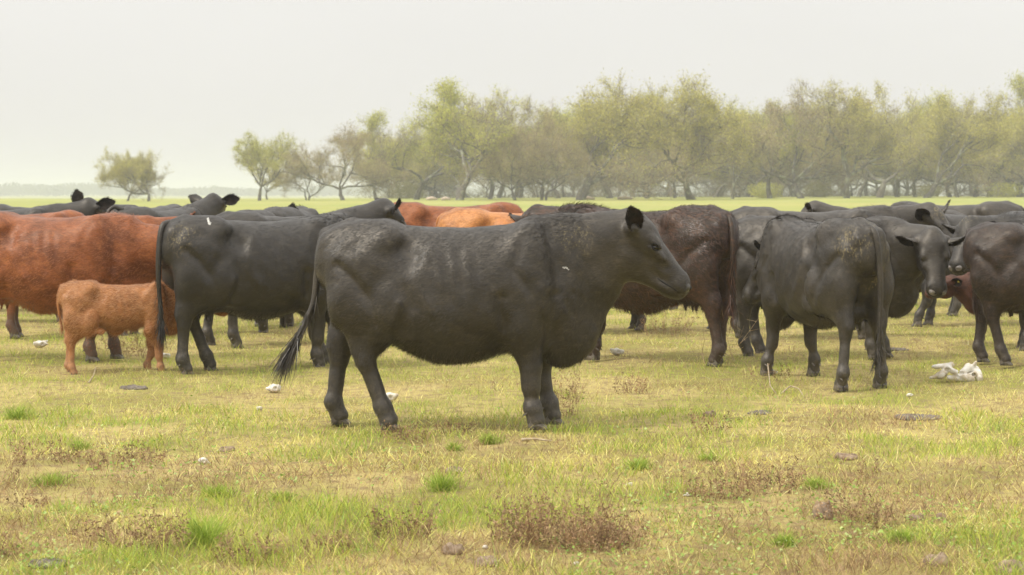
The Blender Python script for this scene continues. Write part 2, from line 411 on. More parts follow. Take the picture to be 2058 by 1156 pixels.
def ear_mesh(mat, hmat, L=.20, Wd=.076, n=14, m=9):
    """cupped ear growing along +x, opening to +z"""
    V = []
    for side in (0, 1):
        for i in range(n):
            s = i / (n - 1); w = Wd * max(.52 + s * .8 if s < .3 else 0, math.sin(min(1, s * 1.25 + .12) * math.pi * .62) ** .8) * (1 - max(0, (s - .78) / .22) ** 2.0 * .42)
            for j in range(m):
                q = j / (m - 1) * 2 - 1
                cup = (.046 * (1 - s * .75)) * (q * q) + .012 * math.sin(s * 3)
                x = L * s * (1 - .22 * q * q * s * s)
                V.append((x, w * q * (1 - .12 * q * q), cup - .02 * s * s - (0.007 + .010 * (1 - s)) * side * (1 - q * q * .75)))
    F = []; fi = []
    for side in (0, 1):
        o = side * n * m
        for i in range(n - 1):
            for j in range(m - 1):
                q = (o + i * m + j, o + (i + 1) * m + j, o + (i + 1) * m + j + 1, o + i * m + j + 1)
                F.append(q if side == 0 else q[::-1]); fi.append(1 if side == 0 else 0)
    N = n * m
    for i in range(n - 1):
        F.append((i * m, N + i * m, N + (i + 1) * m, (i + 1) * m)); fi.append(0)
        F.append((i * m + m - 1, (i + 1) * m + m - 1, N + (i + 1) * m + m - 1, N + i * m + m - 1)); fi.append(0)
    for j in range(m - 1):
        F.append(((n - 1) * m + j, N + (n - 1) * m + j, N + (n - 1) * m + j + 1, (n - 1) * m + j + 1)); fi.append(0)
    V = np.array(V); r = np.random.default_rng(5)
    # fringe of hair round the rim and tufts inside
    hv = []; hf = []
    rim = [i * m for i in range(1, n)] + [(n - 1) * m + j for j in range(m)] + [i * m + m - 1 for i in range(1, n)]
    base = len(V)
    for k in range(520):
        inner = k > 300
        p = V[r.integers(2, n - 1) * m + r.integers(1, m - 1)] if inner else V[rim[r.integers(len(rim))]]
        p = p + r.normal(0, .004, 3)
        d = np.array([.5 + r.random(), np.sign(p[1]) * (.2 + r.random() * .7), .5 * r.random() + (.3 if inner else 0)]) ; d = unit(d)
        ln = .007 + .010 * r.random(); s = unit(np.cross(d, r.normal(0, 1, 3))) * .0018
        hf.append((base + len(hv), base + len(hv) + 1, base + len(hv) + 2)); hv += [p - s, p + s, p + d * ln]
    me = bpy.data.meshes.new('ear'); VV = [tuple(v) for v in V] + [tuple(v) for v in hv]
    me.from_pydata(VV, [], F + hf); me.update()
    me.materials.append(mat); me.materials.append(M_EARIN); me.materials.append(hmat)
    for i, p in enumerate(me.polygons):
        p.use_smooth = True; p.material_index = fi[i] if i < len(fi) else (2 if (i - len(fi)) <= 300 else 1)
    a = me.attributes.new('hv', 'FLOAT_COLOR', 'POINT'); a.data.foreach_set('color', np.tile(r.random((len(VV), 1)), (1, 4)).astype(np.float32).ravel())
    return me
EARS = {k: ear_mesh(v[0], v[1]) for k, v in COATS.items()}
def ball_mesh(name, mat, r=(1, 1, 1), seg=12):
    V, F = [], []
    for i in range(seg // 2 + 1):
        for j in range(seg):
            a, b = math.pi * i / (seg // 2), 2 * math.pi * j / seg
            V.append((r[0] * math.sin(a) * math.cos(b), r[1] * math.sin(a) * math.sin(b), r[2] * math.cos(a)))
    for i in range(seg // 2):
        for j in range(seg):
            k = (j + 1) % seg; F.append((i * seg + j, (i + 1) * seg + j, (i + 1) * seg + k, i * seg + k))
    return mesh_np(name, np.array(V), np.array(F), mat)
EYE_M = ball_mesh('eye', M_EYE, (.019, .019, .016))
def tag_mesh(mat):
    V, F = tube([(0, 0, -.003), (0, 0, .003)], [.021, .021], 12); V2, F2 = tube([(0, 0, .003), (0, 0, .008)], [.007, .006], 8)
    V, F = join_parts([(V, F), (V2, F2)]); return mesh_np('ear_tag', V, F, mat, smooth=False)
TAG_W, TAG_Y = tag_mesh(M_TAG), tag_mesh(M_TAGY)

TORSO = [(-.74, 1.22, .90, .13), (-.66, 1.29, .74, .22), (-.55, 1.315, .62, .26), (-.40, 1.30, .575, .28), (-.25, 1.275, .50, .31), (-.05, 1.262, .435, .345),
         (.15, 1.262, .445, .35), (.35, 1.28, .49, .33), (.50, 1.285, .50, .29), (.64, 1.295, .47, .235), (.76, 1.27, .50, .17)]

def hairs(V, Q, fld, n, seed, Hc, Hax, L0=.022, w0=.0028, shag=1.0, legcut=.10):
    """short guard hairs lying along the coat; longer on crest, belly and brisket"""
    r = np.random.default_rng(seed)
    A = V[Q[:, 0]]; B = V[Q[:, 1]]; C = V[Q[:, 2]]; D = V[Q[:, 3]]
    area = np.linalg.norm(np.cross(C - A, D - B), axis=1)
    i = r.choice(len(Q), n, p=area / area.sum()); u = r.random((n, 1)); v = r.random((n, 1))
    P = (A[i] * (1 - u) + B[i] * u) * (1 - v) + (D[i] * (1 - u) + C[i] * u) * v
    N = fld.grad(P)
    keep = P[:, 2] > legcut
    fl = np.tile(np.array([-.85, 0, -.35]), (n, 1))
    fl[:, 2] -= np.clip((.95 - P[:, 2]) * 1.2, 0, 1.2)
    dh = np.linalg.norm(P - Hc, axis=1); onhead = np.clip((.42 - dh) / .15, 0, 1)[:, None]
    fl = fl * (1 - onhead) + onhead * (-Hax * .7 + np.array([0, 0, -.5]))
    low = np.clip((.55 - P[:, 2]) / .1, 0, 1)[:, None]; fl = fl * (1 - low) + low * np.array([-.15, 0, -1])
    fl = fl + r.normal(0, .22, (n, 3)) * (1 + .8 * (shag - 1))
    sw = fnoise(P, 4.0, seed, 2)[:, None] - .5; fl[:, 2:3] += sw * 1.0
    T = unit_rows(fl - N * (fl * N).sum(1, keepdims=True))
    crest = np.clip((P[:, 0] - .45) / .15, 0, 1) * np.clip((N[:, 2] - .35) / .4, 0, 1) * (P[:, 2] > 1.15) * (1 - onhead[:, 0])
    under = np.clip((-N[:, 2] - .45) / .4, 0, 1) * (P[:, 2] > .36) * (P[:, 0] < .95)
    L = (L0 * (.6 + .8 * r.random(n))) * (1 + crest * .6 + under * .9) * np.where(onhead[:, 0] > .5, .6, 1) * np.where(P[:, 2] < .42, .6, 1)
    lift = .14 + .30 * crest + .30 * under + .12 * r.random(n) * shag
    dr = unit_rows(T + N * lift[:, None]); sd = unit_rows(np.cross(N, T)) * (w0 * .5)
    P0 = P - N * .001
    VV = np.stack([P0 - sd, P0 + sd, P0 + dr * L[:, None]], 1)[keep].reshape(-1, 3)
    F = np.arange(len(VV)).reshape(-1, 3); hv = np.repeat(np.clip(r.beta(1.6, 3.2, n) + .0, 0, 1)[keep], 3)
    return VV, F, hv

def build_cow(name, label, at, yaw, sc=1.0, kind='black', cat='cow', group='cattle of the herd standing in the pasture', skull=(1.20, 0, 1.18), hyaw=0, hpitch=-44, hscale=1.06,
              feet=(.52, .60, -.64, -.66), belly=.0, fat=1.0, res=.018, nh=14000, tail=None, calf=False, spots=(), white=(), tags=(), ear_lift=(0, 0), ear_back=(0, 0), ear_open=None, ear_dir=None,
              nose=None, udder=True, shag=1.0, switch_n=260, switch_L=.30, seed=1, earless=False, eyes=True, stance=0.0, zoff=0.0, legw=1.1, crest=0.0, throat=0.0, grv=1.0, ear_s=.92, detail=False, gask=1.0, brisk=0.0):
    """at = (X, Y); yaw in degrees, 0 faces +X; feet = x of near(right, -y) fore, left fore, right hind, left hind"""
    root = empty(name, (at[0], at[1], float(gz(at[0], at[1])) + zoff), math.radians(yaw), sc)
    tag(root, label, cat, group)
    mat, hmat = COATS[kind]; sk = np.array(skull, float)
    cy, sy_ = math.cos(math.radians(hyaw)), math.sin(math.radians(hyaw)); cp, sp_ = math.cos(math.radians(hpitch)), math.sin(math.radians(hpitch))
    ha = np.array([cp * cy, cp * sy_, sp_]); hs = np.array([-sy_, cy, 0]); hu = np.cross(ha, hs)     # forward, left, up
    R = np.array([ha, hs, hu]); H = lambda a, s, u: sk + (ha * a + hs * s + hu * u) * hscale
    lo = np.array([-1.0, -.52, -.02]); hi = np.array([.95, .52, 1.46])
    for q in (H(-.2, .2, .2), H(-.2, -.2, -.2), H(.47, .12, .1), H(.47, -.12, -.16), H(.1, .2, .2), H(.1, -.2, -.2), H(.1, .2, -.2), H(.1, -.2, .2)):
        lo = np.minimum(lo, q - .04); hi = np.maximum(hi, q + .04)
    lo[2] = max(lo[2], -.02)
    f = Field(lo, hi, res)
    lw = .8 if calf else 1.0; fat_ = fat
    st = TORSO
    if calf: st = [(x, zt - .02, zt - .02 - (zt - zb) * .74, w * .80) for x, zt, zb, w in TORSO]
    f.torso(st, belly=belly, hwm=fat_)
    # neck: crest and throat
    back = H(-.05, 0, .0)
    nref = unit(np.cross([0, 0, 1.], unit(back - np.array([.62, 0, 1.05]))))
    nr = .8 if calf else 1.0
    f.cap((.60, 0, 1.085 + crest), back + np.array([0, 0, .02]), (.20 * nr, .15 * nr), (.135 * nr, .105 * nr), .10, ref=nref)
    f.cap((.66, 0, .90), H(-.04, 0, -.07), (.27 * nr, .16 * nr), (.13 * nr, .10 * nr), .11, ref=nref)
    low = np.array([.66, 0, .72]); f.cap(low, low * .45 + H(-.02, 0, -.12) * .55, (.17 * nr, .09 * nr), (.10 * nr, .05 * nr), .10, ref=nref)
    if throat: f.cap((.80, 0, .86), H(.04, 0, -.16), (.16, .10), (.10, .075), .10, ref=nref)
    if not calf:   # brisket and dewlap
        f.ell((.755, 0, .60), (.165, .115, .205), k=.10); f.cap((.70, 0, .47), (.84, 0, .58), (.07, .05), (.07, .04), .08)
        if brisk: f.ell((.80 + brisk, 0, .66), (.10, .075, .17), k=.09); f.cap((.84 + brisk, 0, .66), (.92 + brisk, 0, .90), (.06, .03), (.07, .05), .08)
        f.cap((.88, 0, .66), (.98 * .6 + sk[0] * .4 - .02, sk[1] * .3, .86), (.055, .022), (.05, .025), .07)
    else: f.ell((.70, 0, .72), (.13, .10, .15), k=.09)
    # shoulders
    for s in (-1, 1):
        f.ell((.49, s * .195 * fat_, .98), (.15, .085, .27), k=.07)
        f.ell((.60, s * .165, .80), (.13, .09, .16), k=.07)
        f.cap((.52, s * .16, 1.22), (.50, s * .20, 1.0), (.07, .05), (.08, .06), .07)
        f.cap((.56, s * .215 * fat_, 1.16), (.60, s * .235, .90), (.03, .03), (.045, .035), .06)
        f.ell((.42, s * .245, .66), (.06, .04, .07), k=.06)
        f.ell((-.35, s * .275, .80), (.07, .04, .11), k=.07)
        # pelvis
        f.ell((-.37, s * (.19 if calf else .205) * fat_, 1.185), (.070, .050, .055), k=.12)
        f.ell((-.735, s * .095, 1.155), (.040, .038, .045), k=.06)
        f.cap((-.40, s * .10, 1.20), (-.70, s * .08, 1.17), (.10, .11), (.08, .06), .07)
        # thigh
        f.cap((-.485, s * .155 * fat_, 1.04), (-.56, s * .17, .80), (.225 * (.86 if calf else 1), .125), (.165 * (.86 if calf else 1), .105), .06)
        f.cap((-.635, s * .13, 1.05), (-.645, s * .15, .72), (.115, .09), (.085, .075), .08)
        f.ell((-.40, s * .20, .76), (.115, .075, .15), k=.07)
        # hollow in front of the hook bone, groove behind the shoulder
        # flank fold
        f.cap((-.38, s * .20, .64), (-.20, s * .23, .62), (.06, .022), (.035, .015), .07)
    # creases (+) and ridges (-) drawn on both flanks in side view
    GR = [([(-.67, 1.03), (-.57, .94), (-.48, .81), (-.43, .68)], .034, .024), ([(.345, .83), (.345, .74), (.37, .65), (.41, .55)], .038, .030), ([(.71, 1.0), (.67, .86)], .05, .010),
          ([(-.10, 1.14), (-.165, 1.0), (-.14, .84), (-.08, .74)], .034, -.011), ([(-.26, 1.13), (-.22, 1.08)], .075, .034), ([(.44, .98), (.55, .82), (.60, .68)], .028, .011),
          ([(-.29, .80), (-.33, .66), (-.36, .56)], .026, -.012), ([(-.25, .88), (-.22, .78)], .05, .012), ([(-.56, 1.15), (-.62, 1.12)], .05, .014), ([(-.50, .62), (-.58, .52)], .022, .008),
          ([(.15, .62), (.30, .56)], .05, .010), ([(.48, 1.2), (.42, 1.02)], .03, .010), ([(-.45, 1.02), (-.50, .90)], .05, -.010)]
    if not calf and hyaw * hyaw < 900:
        GR += [([(.82, 1.14), (.88, 1.0), (.88, .84)], .020, .008), ([(.92, 1.12), (.97, 1.0), (.96, .86)], .018, .007), ([(.74, .80), (.84, .66)], .022, .010), ([(.68, .84), (.655, .70), (.665, .56)], .04, .030), ([(.80, .86), (.93, .74)], .018, .008)]
    sl, X, Y, Z = f.box((-.95, -.6, .4), (1.1, .6, 1.35)); X2, Z2 = X[:, 0, 0][:, None], Z[0, 0, :][None, :]
    G2 = np.zeros((X2.shape[0], Z2.shape[1]), np.float32)
    for pl, w, dep in GR:
        best = np.full(G2.shape, 9., np.float32)
        for (x0, z0), (x1, z1) in zip(pl[:-1], pl[1:]):
            dx, dz = x1 - x0, z1 - z0; t_ = np.clip(((X2 - x0) * dx + (Z2 - z0) * dz) / (dx * dx + dz * dz), 0, 1)
            best = np.minimum(best, (X2 - x0 - t_ * dx) ** 2 + (Z2 - z0 - t_ * dz) ** 2)
        G2 += (dep * grv * (.45 if calf else 1)) * np.exp(-best / (w * w))
    f.F[sl] += G2[:, None, :] * np.clip(np.abs(Y) * 9 - 1, 0, 1).astype(np.float32)
    # ribs
    sl, X, Y, Z = f.box((-.15, -.5, .72), (.33, .5, 1.2))
    env = np.clip(1 - ((X - .08) / .22) ** 2, 0, 1) * np.clip(1 - ((Z - .99) / .24) ** 2, 0, 1) * np.clip(np.abs(Y) * 6 - 1, 0, 1)
    f.F[sl] += (.0048 * env * np.cos((X + .16 * (Z - 1)) * 2 * math.pi / .098)).astype(np.float32)
    # legs
    fx = list(feet); hoofs = []; lr = 1.02 if calf else legw
    for q, (x, s) in enumerate(((fx[0], -1), (fx[1], 1))):
        y = s * (.15 + stance); el = np.array([.46 + (x - .52) * .12, s * .185, .62]); kn = np.array([.50 + (x - .52) * .62 + .012, s * .16, .315]); ft = np.array([x + (x - .52) * .02, y, .135]); hf = np.array([x + .022, y, .055])
        f.cap((.52, s * .18, .84), el, (.135, .09), (.112, .082), .07)
        f.cap(el, kn + (0, 0, .10), (.102 , .078), (.064 * lr, .056 * lr), .06)
        f.cap(kn + (.006, 0, .045), kn + (.006, 0, -.045), (.054 * lr, .050 * lr), (.048 * lr, .045 * lr), .035)
        f.cap(kn, ft, (.042 * lr, .036 * lr), (.038 * lr, .036 * lr), .035)
        f.ell(ft, (.044 * lr, .041 * lr, .044), k=.04); f.cap(ft, hf, (.042 * lr, .042 * lr), (.048 * lr, .050 * lr), .025)
        hoofs.append((hf[0], hf[1], 0))
    for q, (x, s) in enumerate(((fx[2], -1), (fx[3], 1))):
        y = s * (.145 + stance); hk = np.array([-.665 + (x + .66) * .55, s * .155, .475]); ft = np.array([x - .018, y, .14]); hf = np.array([x + .018, y, .055])
        sf = np.array([-.47 + (x + .66) * .16, s * .185, .72])
        f.cap(sf, hk + (.035, 0, .07), (.165 * (.85 if calf else 1), .095), (.082 * gask, .056), .08)
        f.cap((-.60, s * .17, .82), hk + (-.03, 0, .02), (.11, .075), (.042 * gask, .030), .08)      # achilles
        f.cap(hk + (.012, 0, .07), hk + (.0, 0, -.05), (.062 * lr, .046 * lr), (.050 * lr, .042 * lr), .04)
        f.ell(hk + (-.045, 0, .025), (.028, .028, .035), k=.035)
        f.cap(hk + (0, 0, -.03), ft, (.047 * lr, .038 * lr), (.040 * lr, .038 * lr), .035)
        f.ell(ft, (.045 * lr, .042 * lr, .046), k=.04); f.cap(ft, hf, (.043 * lr, .043 * lr), (.050 * lr, .052 * lr), .025)
        hoofs.append((hf[0], hf[1], 0))
    if udder and not calf:
        f.ell((-.44, 0, .585), (.15, .105, .095), k=.07)
        for a in (-.50, -.40):
            for b in (-.055, .055): f.cap((a, b, .53), (a - .005, b * 1.1, .45), .020, .013, .02)
    if calf and udder is False: f.ell((-.05, 0, .60), (.09, .03, .05), k=.06)
    # tail head
    f.cap((-.62, 0, 1.27), (-.775, 0, 1.225), (.045, .042), (.034, .030), .05)
    # head
    E = lambda c, r, k=.035, sub=False: f.ell(H(*c), np.array(r) * hscale, R, k, sub)
    K = lambda a, b, ra, rb, k=.04, sub=False: f.cap(H(*a), H(*b), np.array(ra) * hscale, np.array(rb) * hscale, k, ref=hs, sub=sub)
    E((-.01, 0, .025), (.125, .122, .105)); E((-.075, 0, .085), (.055, .050, .050), .05)
    K((.0, 0, .02), (.31, 0, -.018), (.100, .112), (.060, .070), .045)
    E((.342, 0, -.036), (.060, .080, .058), .045); E((.365, 0, -.048), (.042, .070, .052), .03); K((.30, 0, -.085), (.352, 0, -.075), (.030, .048), (.028, .050), .03)
    E((.05, 0, -.088), (.145, .088, .100), .05)
    for s in (-1, 1):
        E((.03, s * .055, -.085), (.10, .045, .085), .03)
        E((.085, s * .090, .060), (.048, .028, .026), .03)          # brow
        E((.140, s * .090, .005), (.06, .022, .03), .03)            # cheek bone
        E((.108, s * .128, .036), (.028, .022, .018), .014, True); K((.080, s * .116, .052), (.132, s * .110, .056), (.009, .009), (.008, .008), .012); K((.085, s * .116, .018), (.13, s * .108, .018), (.008, .008), (.007, .007), .012)   # eye socket
        E((.392, s * .038, -.022), (.016, .015, .013), .012, True)  # nostril
        K((.24, s * .068, -.078), (.385, s * .050, -.068), (.005, .010), (.005, .012), .012, True)   # mouth
        K((.22, s * .088, -.012), (.13, s * .108, -.020), (.012, .012), (.012, .012), .05, True)
        E((-.055, s * .115, .035), (.038, .04, .038), .03)          # ear base
    K((.06, 0, -.135), (.31, 0, -.094), (.055, .064), (.030, .046), .05)
    # low frequency unevenness
    Xg, Yg, Zg = (a for a in f.box(f.lo, f.lo + f.n * f.h)[1:])
    f.F += (.0018 * np.sin(Xg * 13 + 1 + seed) * np.sin(Yg * 11 + 2) * np.sin(Zg * 12 + seed) + .0018 * np.sin(Xg * 29 + Zg * 9) * np.sin(Zg * 31 + Yg * 17 + seed)).astype(np.float32)
    V, Q = f.mesh()
    # masks: r lower legs, g dung, b white
    mk = np.zeros((len(V), 3)); mk[:, 0] = np.clip((.40 - V[:, 2] + .10 * (fnoise(V, 9, seed) - .5)) / .22, 0, 1)
    for (c, rad, amt) in spots:
        mk[:, 1] = np.maximum(mk[:, 1], amt * np.clip(1.4 - np.linalg.norm((V - np.array(c)) / np.array(rad), axis=1), 0, 1))
    for (c, rad) in white:
        q = np.linalg.norm((V - np.array(c)) / np.array(rad), axis=1) + 1.1 * (fnoise(V, 38, 3) - .5)
        mk[:, 2] = np.maximum(mk[:, 2], (q < 1))
    body = obj('body', mesh_np('body', V, Q, mat, attrs={'mk': mk}), root)
    if nh:
        hV, hF, hv = hairs(V, Q, f, nh, seed, sk, ha, shag=shag, L0=.055 if calf else .028 * (1 + .35 * (shag - 1)), w0=.0038 if res < .016 else .0050)
        tag(obj('coat_hair', mesh_np('coat_hair', hV, hF, hmat, smooth=False, attrs={'hv': hv}), root), kind='stuff')
    for p in hoofs:
        h = obj('hoof', HOOF, root, p); h.scale = (1.0 * lr ** .5, 1.0 * lr ** .5, 1)
    if not earless:
        for i, s in enumerate((-1, 1)):
            e = obj('ear', EARS[kind], root)
            lift, bk = ear_lift[i], ear_back[i]; eo = ear_open[i] if ear_open else None
            d = unit(hs * s * math.cos(math.radians(lift)) + hu * math.sin(math.radians(lift)) - ha * math.tan(math.radians(bk)))
            if ear_dir and ear_dir[i] is not None: d = unit(ear_dir[i])
            op = unit(ha * .85 + np.array([0, 0, -.12]) - hu * .1) if eo is None else unit(eo); op = unit(op - d * op.dot(d)); sd = np.cross(op, d)
            Mx = Matrix(((d[0], sd[0], op[0]), (d[1], sd[1], op[1]), (d[2], sd[2], op[2]))).to_4x4()
            es = hscale * (1.12 if calf else ear_s)
            e.matrix_local = Matrix.Translation(Vector(H(-.052, s * .108, .045))) @ Mx @ Matrix.Scale(es, 4)
            for (which, tm) in tags:
                if which == i:
                    tg = obj('ear_tag', tm, e, (.115, .0, -.012)); tg.scale = (1.15, 1.15, 1.6)
                    tg.location = (.115, 0, -.028 if tm == TAG_W else .0)
    if eyes:
        for s in (-1, 1):
            if not detail:
                e = obj('eye', EYE_M, root, H(.106, s * .106, .036)); e.scale = (hscale,) * 3; continue
            dv = -hs * s; ec = f.hit(H(.106, s * .17, .036), dv); e = obj('eye', EYE_M, root, ec + dv * .007 * hscale); e.scale = (hscale * 1.12,) * 3
            for up_ in (1, -1):        # upper and lower lid
                pts = []
                for q in np.linspace(-1, 1, 9):
                    pts.append(f.hit(H(.106 + q * .024, s * .17, .036 + up_ * (.0175 if up_ > 0 else .0145) * (1 - q * q) - q * .004), dv) - dv * .002)
                tV, tF = tube(pts, np.interp(np.linspace(-1, 1, 9), [-1, 0, 1], [.003, .0050, .003]), 7)
                obj('eyelid', mesh_np('eyelid', tV, tF, M_LID_SHADE), root)
            pts = [f.hit(H(a_, s * .16, u_), dv) - dv * .0005 for a_, u_ in ((.225, -.082), (.25, -.081), (.28, -.077), (.31, -.072), (.34, -.069), (.365, -.068))]
            tV, tF = tube(pts, [.002, .004, .0045, .0045, .0045, .003], 6); obj('mouth_crease_shade', mesh_np('mouth_crease_shade', tV, tF, M_LID_SHADE), root)  # dark tube on the surface, painted-in shade of the mouth crease
            nd = unit(-ha * .75 - hs * s * .65); nc = f.hit(H(.47, s * .085, -.012), nd)
            pts = [nc + hs * s * .004 * math.cos(t) * 1 + hu * .013 * math.sin(t) + ha * .003 - hs * s * .004 + dv * 0 for t in np.linspace(-1.6, 1.9, 8)]
            tV, tF = tube(pts, [.003, .006, .0075, .008, .008, .007, .005, .003], 7); obj('nostril_shade', mesh_np('nostril_shade', tV, tF, M_LID_SHADE), root)  # dark curved tube standing in for the shade inside the nostril
    if nose:
        # bare skin pad at the end of the muzzle with two nostrils
        nf = Field(H(.36, 0, -.03) - .12, H(.36, 0, -.03) + .12, .006)
        def EN(c, r, k=.02, sub=False): nf.ell(H(*c), np.array(r) * hscale, R, k, sub)
        EN((.364, 0, -.030), (.042, .060, .036))
        for s in (-1, 1): EN((.366, s * .040, -.020), (.036, .030, .026)); EN((.409, s * .036, -.014), (.016, .015, .010), .008, True)
        nV, nQ = nf.mesh(); obj('nose', mesh_np('nose', nV, nQ, nose), root)
    # tail
    if tail is None:
        tail = [(-.76, 0, 1.235), (-.815, 0, 1.18), (-.825, 0, 1.0), (-.81, .01, .8), (-.80, .02, .60)]
    tp = np.array(tail, float); n = len(tp); tt = np.linspace(0, n - 1, 22)
    # catmull-rom
    Pp = np.vstack([2 * tp[0] - tp[1], tp, 2 * tp[-1] - tp[-2]])
    out = []
    for t in tt:
        i = min(int(t), n - 2); u = t - i; p0, p1, p2, p3 = Pp[i], Pp[i + 1], Pp[i + 2], Pp[i + 3]
        out.append(.5 * (2 * p1 + (p2 - p0) * u + (2 * p0 - 5 * p1 + 4 * p2 - p3) * u * u + (3 * p1 - p0 - 3 * p2 + p3) * u ** 3))
    out = np.array(out); rad = np.interp(np.linspace(0, 1, 22), [0, .15, .7, 1], [.034, .028, .018, .012])
    tV, tF = tube(out, rad, 8)
    r = np.random.default_rng(seed + 50); tmk = np.zeros((len(tV), 3))
    to = obj('tail', mesh_np('tail', tV, tF, mat, attrs={'mk': tmk}), root)
    hv_, hf_, hc = [], [], []
    dend = unit(out[-1] - out[-4])
    for k in range(switch_n):
        s = r.random() ** .6; i = int(11 + s * 10); p = out[i] + r.normal(0, .008, 3)
        d = unit(dend * .9 + np.array([0, 0, -.35]) + r.normal(0, .16, 3)) if switch_L > .2 else unit(np.array([0, 0, -1]) + r.normal(0, .2, 3))
        if s < .55: d = unit(unit(out[min(i + 1, 21)] - out[i - 1]) + r.normal(0, .12, 3)); L = .10 + .08 * r.random()
        else: L = switch_L * (.5 + .6 * r.random())
        sd = unit(np.cross(d, r.normal(0, 1, 3))) * .0022; mid = p + d * L * .55 + r.normal(0, .01, 3); tip = mid + unit(d + np.array([0, 0, -.25]) + r.normal(0, .1, 3)) * L * .45
        b = len(hv_); hv_ += [p - sd, p + sd, mid + sd * .8, mid - sd * .8, tip]; hc += [r.random()] * 5
        hf_ += [(b, b + 1, b + 2), (b, b + 2, b + 3), (b + 3, b + 2, b + 4)]
    tag(obj('tail_switch', mesh_np('tail_switch', np.array(hv_), np.array(hf_), hmat, smooth=False, attrs={'hv': np.array(hc)}), to), kind='stuff')
    return root

# ------------------------------------------------------------------ ground
def ground_color(P):
    """world colour mask of the turf, 0..1 maps: green, straw, soil (numpy, used for blades)"""
    x, y = P[:, 0], P[:, 1]
    g = fnoise(P, .9, 21, 3); s = fnoise(P + 50, 1.3, 33, 3)
    return g, s
def ground():
    def axis(fine, lim, step, far, grow):
        a = [0.0]; v = 0
        while v < far:
            st = step if v < lim else step * (1 + (v - lim) * grow)
            v += st; a.append(v)
        return np.array(a)
    ax = axis(0, 5, .26, 3100, .16); xs = np.concatenate([-ax[:0:-1], ax])
    ay = axis(0, 14, .24, 4800, .10); ys = np.concatenate([6 - axis(0, 1, .5, 300, .3)[:0:-1], 6 + ay])
    X, Y = np.meshgrid(xs, ys, indexing='ij'); Z = gz(X, Y)
    V = np.stack([X.ravel(), Y.ravel(), Z.ravel()], 1); n, m = len(xs), len(ys)
    i, j = np.meshgrid(np.arange(n - 1), np.arange(m - 1), indexing='ij'); a = (i * m + j).ravel()
    F = np.stack([a, a + m, a + m + 1, a + 1], 1)
    mt, t, b = material('turf')
    oc = t.nodes.new('ShaderNodeTexCoord').outputs['Object']
    big = noise(t, oc, .035, 3, .5); mid = noise(t, oc, .9, 5, .6); sm = noise(t, oc, 9, 5, .65); fine = noise(t, oc, 55, 4, .7)
    far = t.nodes.new('ShaderNodeSeparateXYZ'); t.links.new(oc, far.inputs[0])
    fy = ramp(t, far.outputs['Y'], 20, 62)
    near_c = mixc(t, ramp(t, mid, .36, .62), (.29, .27, .075), (.46, .37, .15))
    near_c = mixc(t, ramp(t, sm, .45, .65, 0, .8), near_c, (.25, .18, .10))
    far_c = mixc(t, ramp(t, big, .35, .65), (.30, .335, .085), (.37, .37, .11))
    far_c = mixc(t, ramp(t, noise(t, oc, .22, 4, .6, (1, .35, 1)), .45, .7, 0, .6), far_c, (.40, .36, .13))
    col = mixc(t, fy, near_c, far_c)
    col = mixc(t, ramp(t, fine, .3, .7, .45, 0), col, mixc(t, .5, col, (.03, .025, .01)))
    t.links.new(col, b.inputs['Base Color']); b.inputs['Roughness'].default_value = .95; b.inputs['Specular IOR Level'].default_value = .1
    bump(t, b, mixc(t, .5, sm, fine), .7, .03)
    return tag(obj('ground', mesh_np('ground', V, F, mt)), kind='structure')
ground()

# air
def haze():
    V = [(x, y, z) for x in (-3200, 3200) for y in (-340, 5000) for z in (-4, 17.0)]
    F = [(0, 1, 3, 2), (4, 6, 7, 5), (0, 4, 5, 1), (2, 3, 7, 6), (0, 2, 6, 4), (1, 5, 7, 3)]
    me = bpy.data.meshes.new('haze'); me.from_pydata(V, [], F); me.update()
    m = bpy.data.materials.new('haze_air'); m.use_nodes = True; t = m.node_tree; t.nodes.clear()
    o = t.nodes.new('ShaderNodeOutputMaterial'); v = t.nodes.new('ShaderNodeVolumePrincipled')
    v.inputs['Density'].default_value = HAZE; v.inputs['Color'].default_value = (.80, .825, .865, 1); v.inputs['Anisotropy'].default_value = .1
    t.links.new(v.outputs[0], o.inputs['Volume']); me.materials.append(m)
    tag(obj('haze', me), kind='stuff')
haze()

# ------------------------------------------------------------------ blades of grass
def blade_mat(name, trans=.25, rough=.6):
    m, t, b = material(name); a = attr(t, 'hv'); t.links.new(a.outputs['Color'], b.inputs['Base Color'])
    b.inputs['Roughness'].default_value = rough; b.inputs['Specular IOR Level'].default_value = .2
    if trans:
        o = t.nodes['Material Output']; tr = t.nodes.new('ShaderNodeBsdfTranslucent'); mxs = t.nodes.new('ShaderNodeMixShader')
        t.links.new(a.outputs['Color'], tr.inputs[0]); mxs.inputs[0].default_value = trans
        t.links.new(b.outputs[0], mxs.inputs[1]); t.links.new(tr.outputs[0], mxs.inputs[2]); t.links.new(mxs.outputs[0], o.inputs[0])
    return m
M_GRASS = blade_mat('grass_blade'); M_WEED = blade_mat('dry_stem', .1, .9); M_LEAFY = blade_mat('weed_leaf', .3, .5)

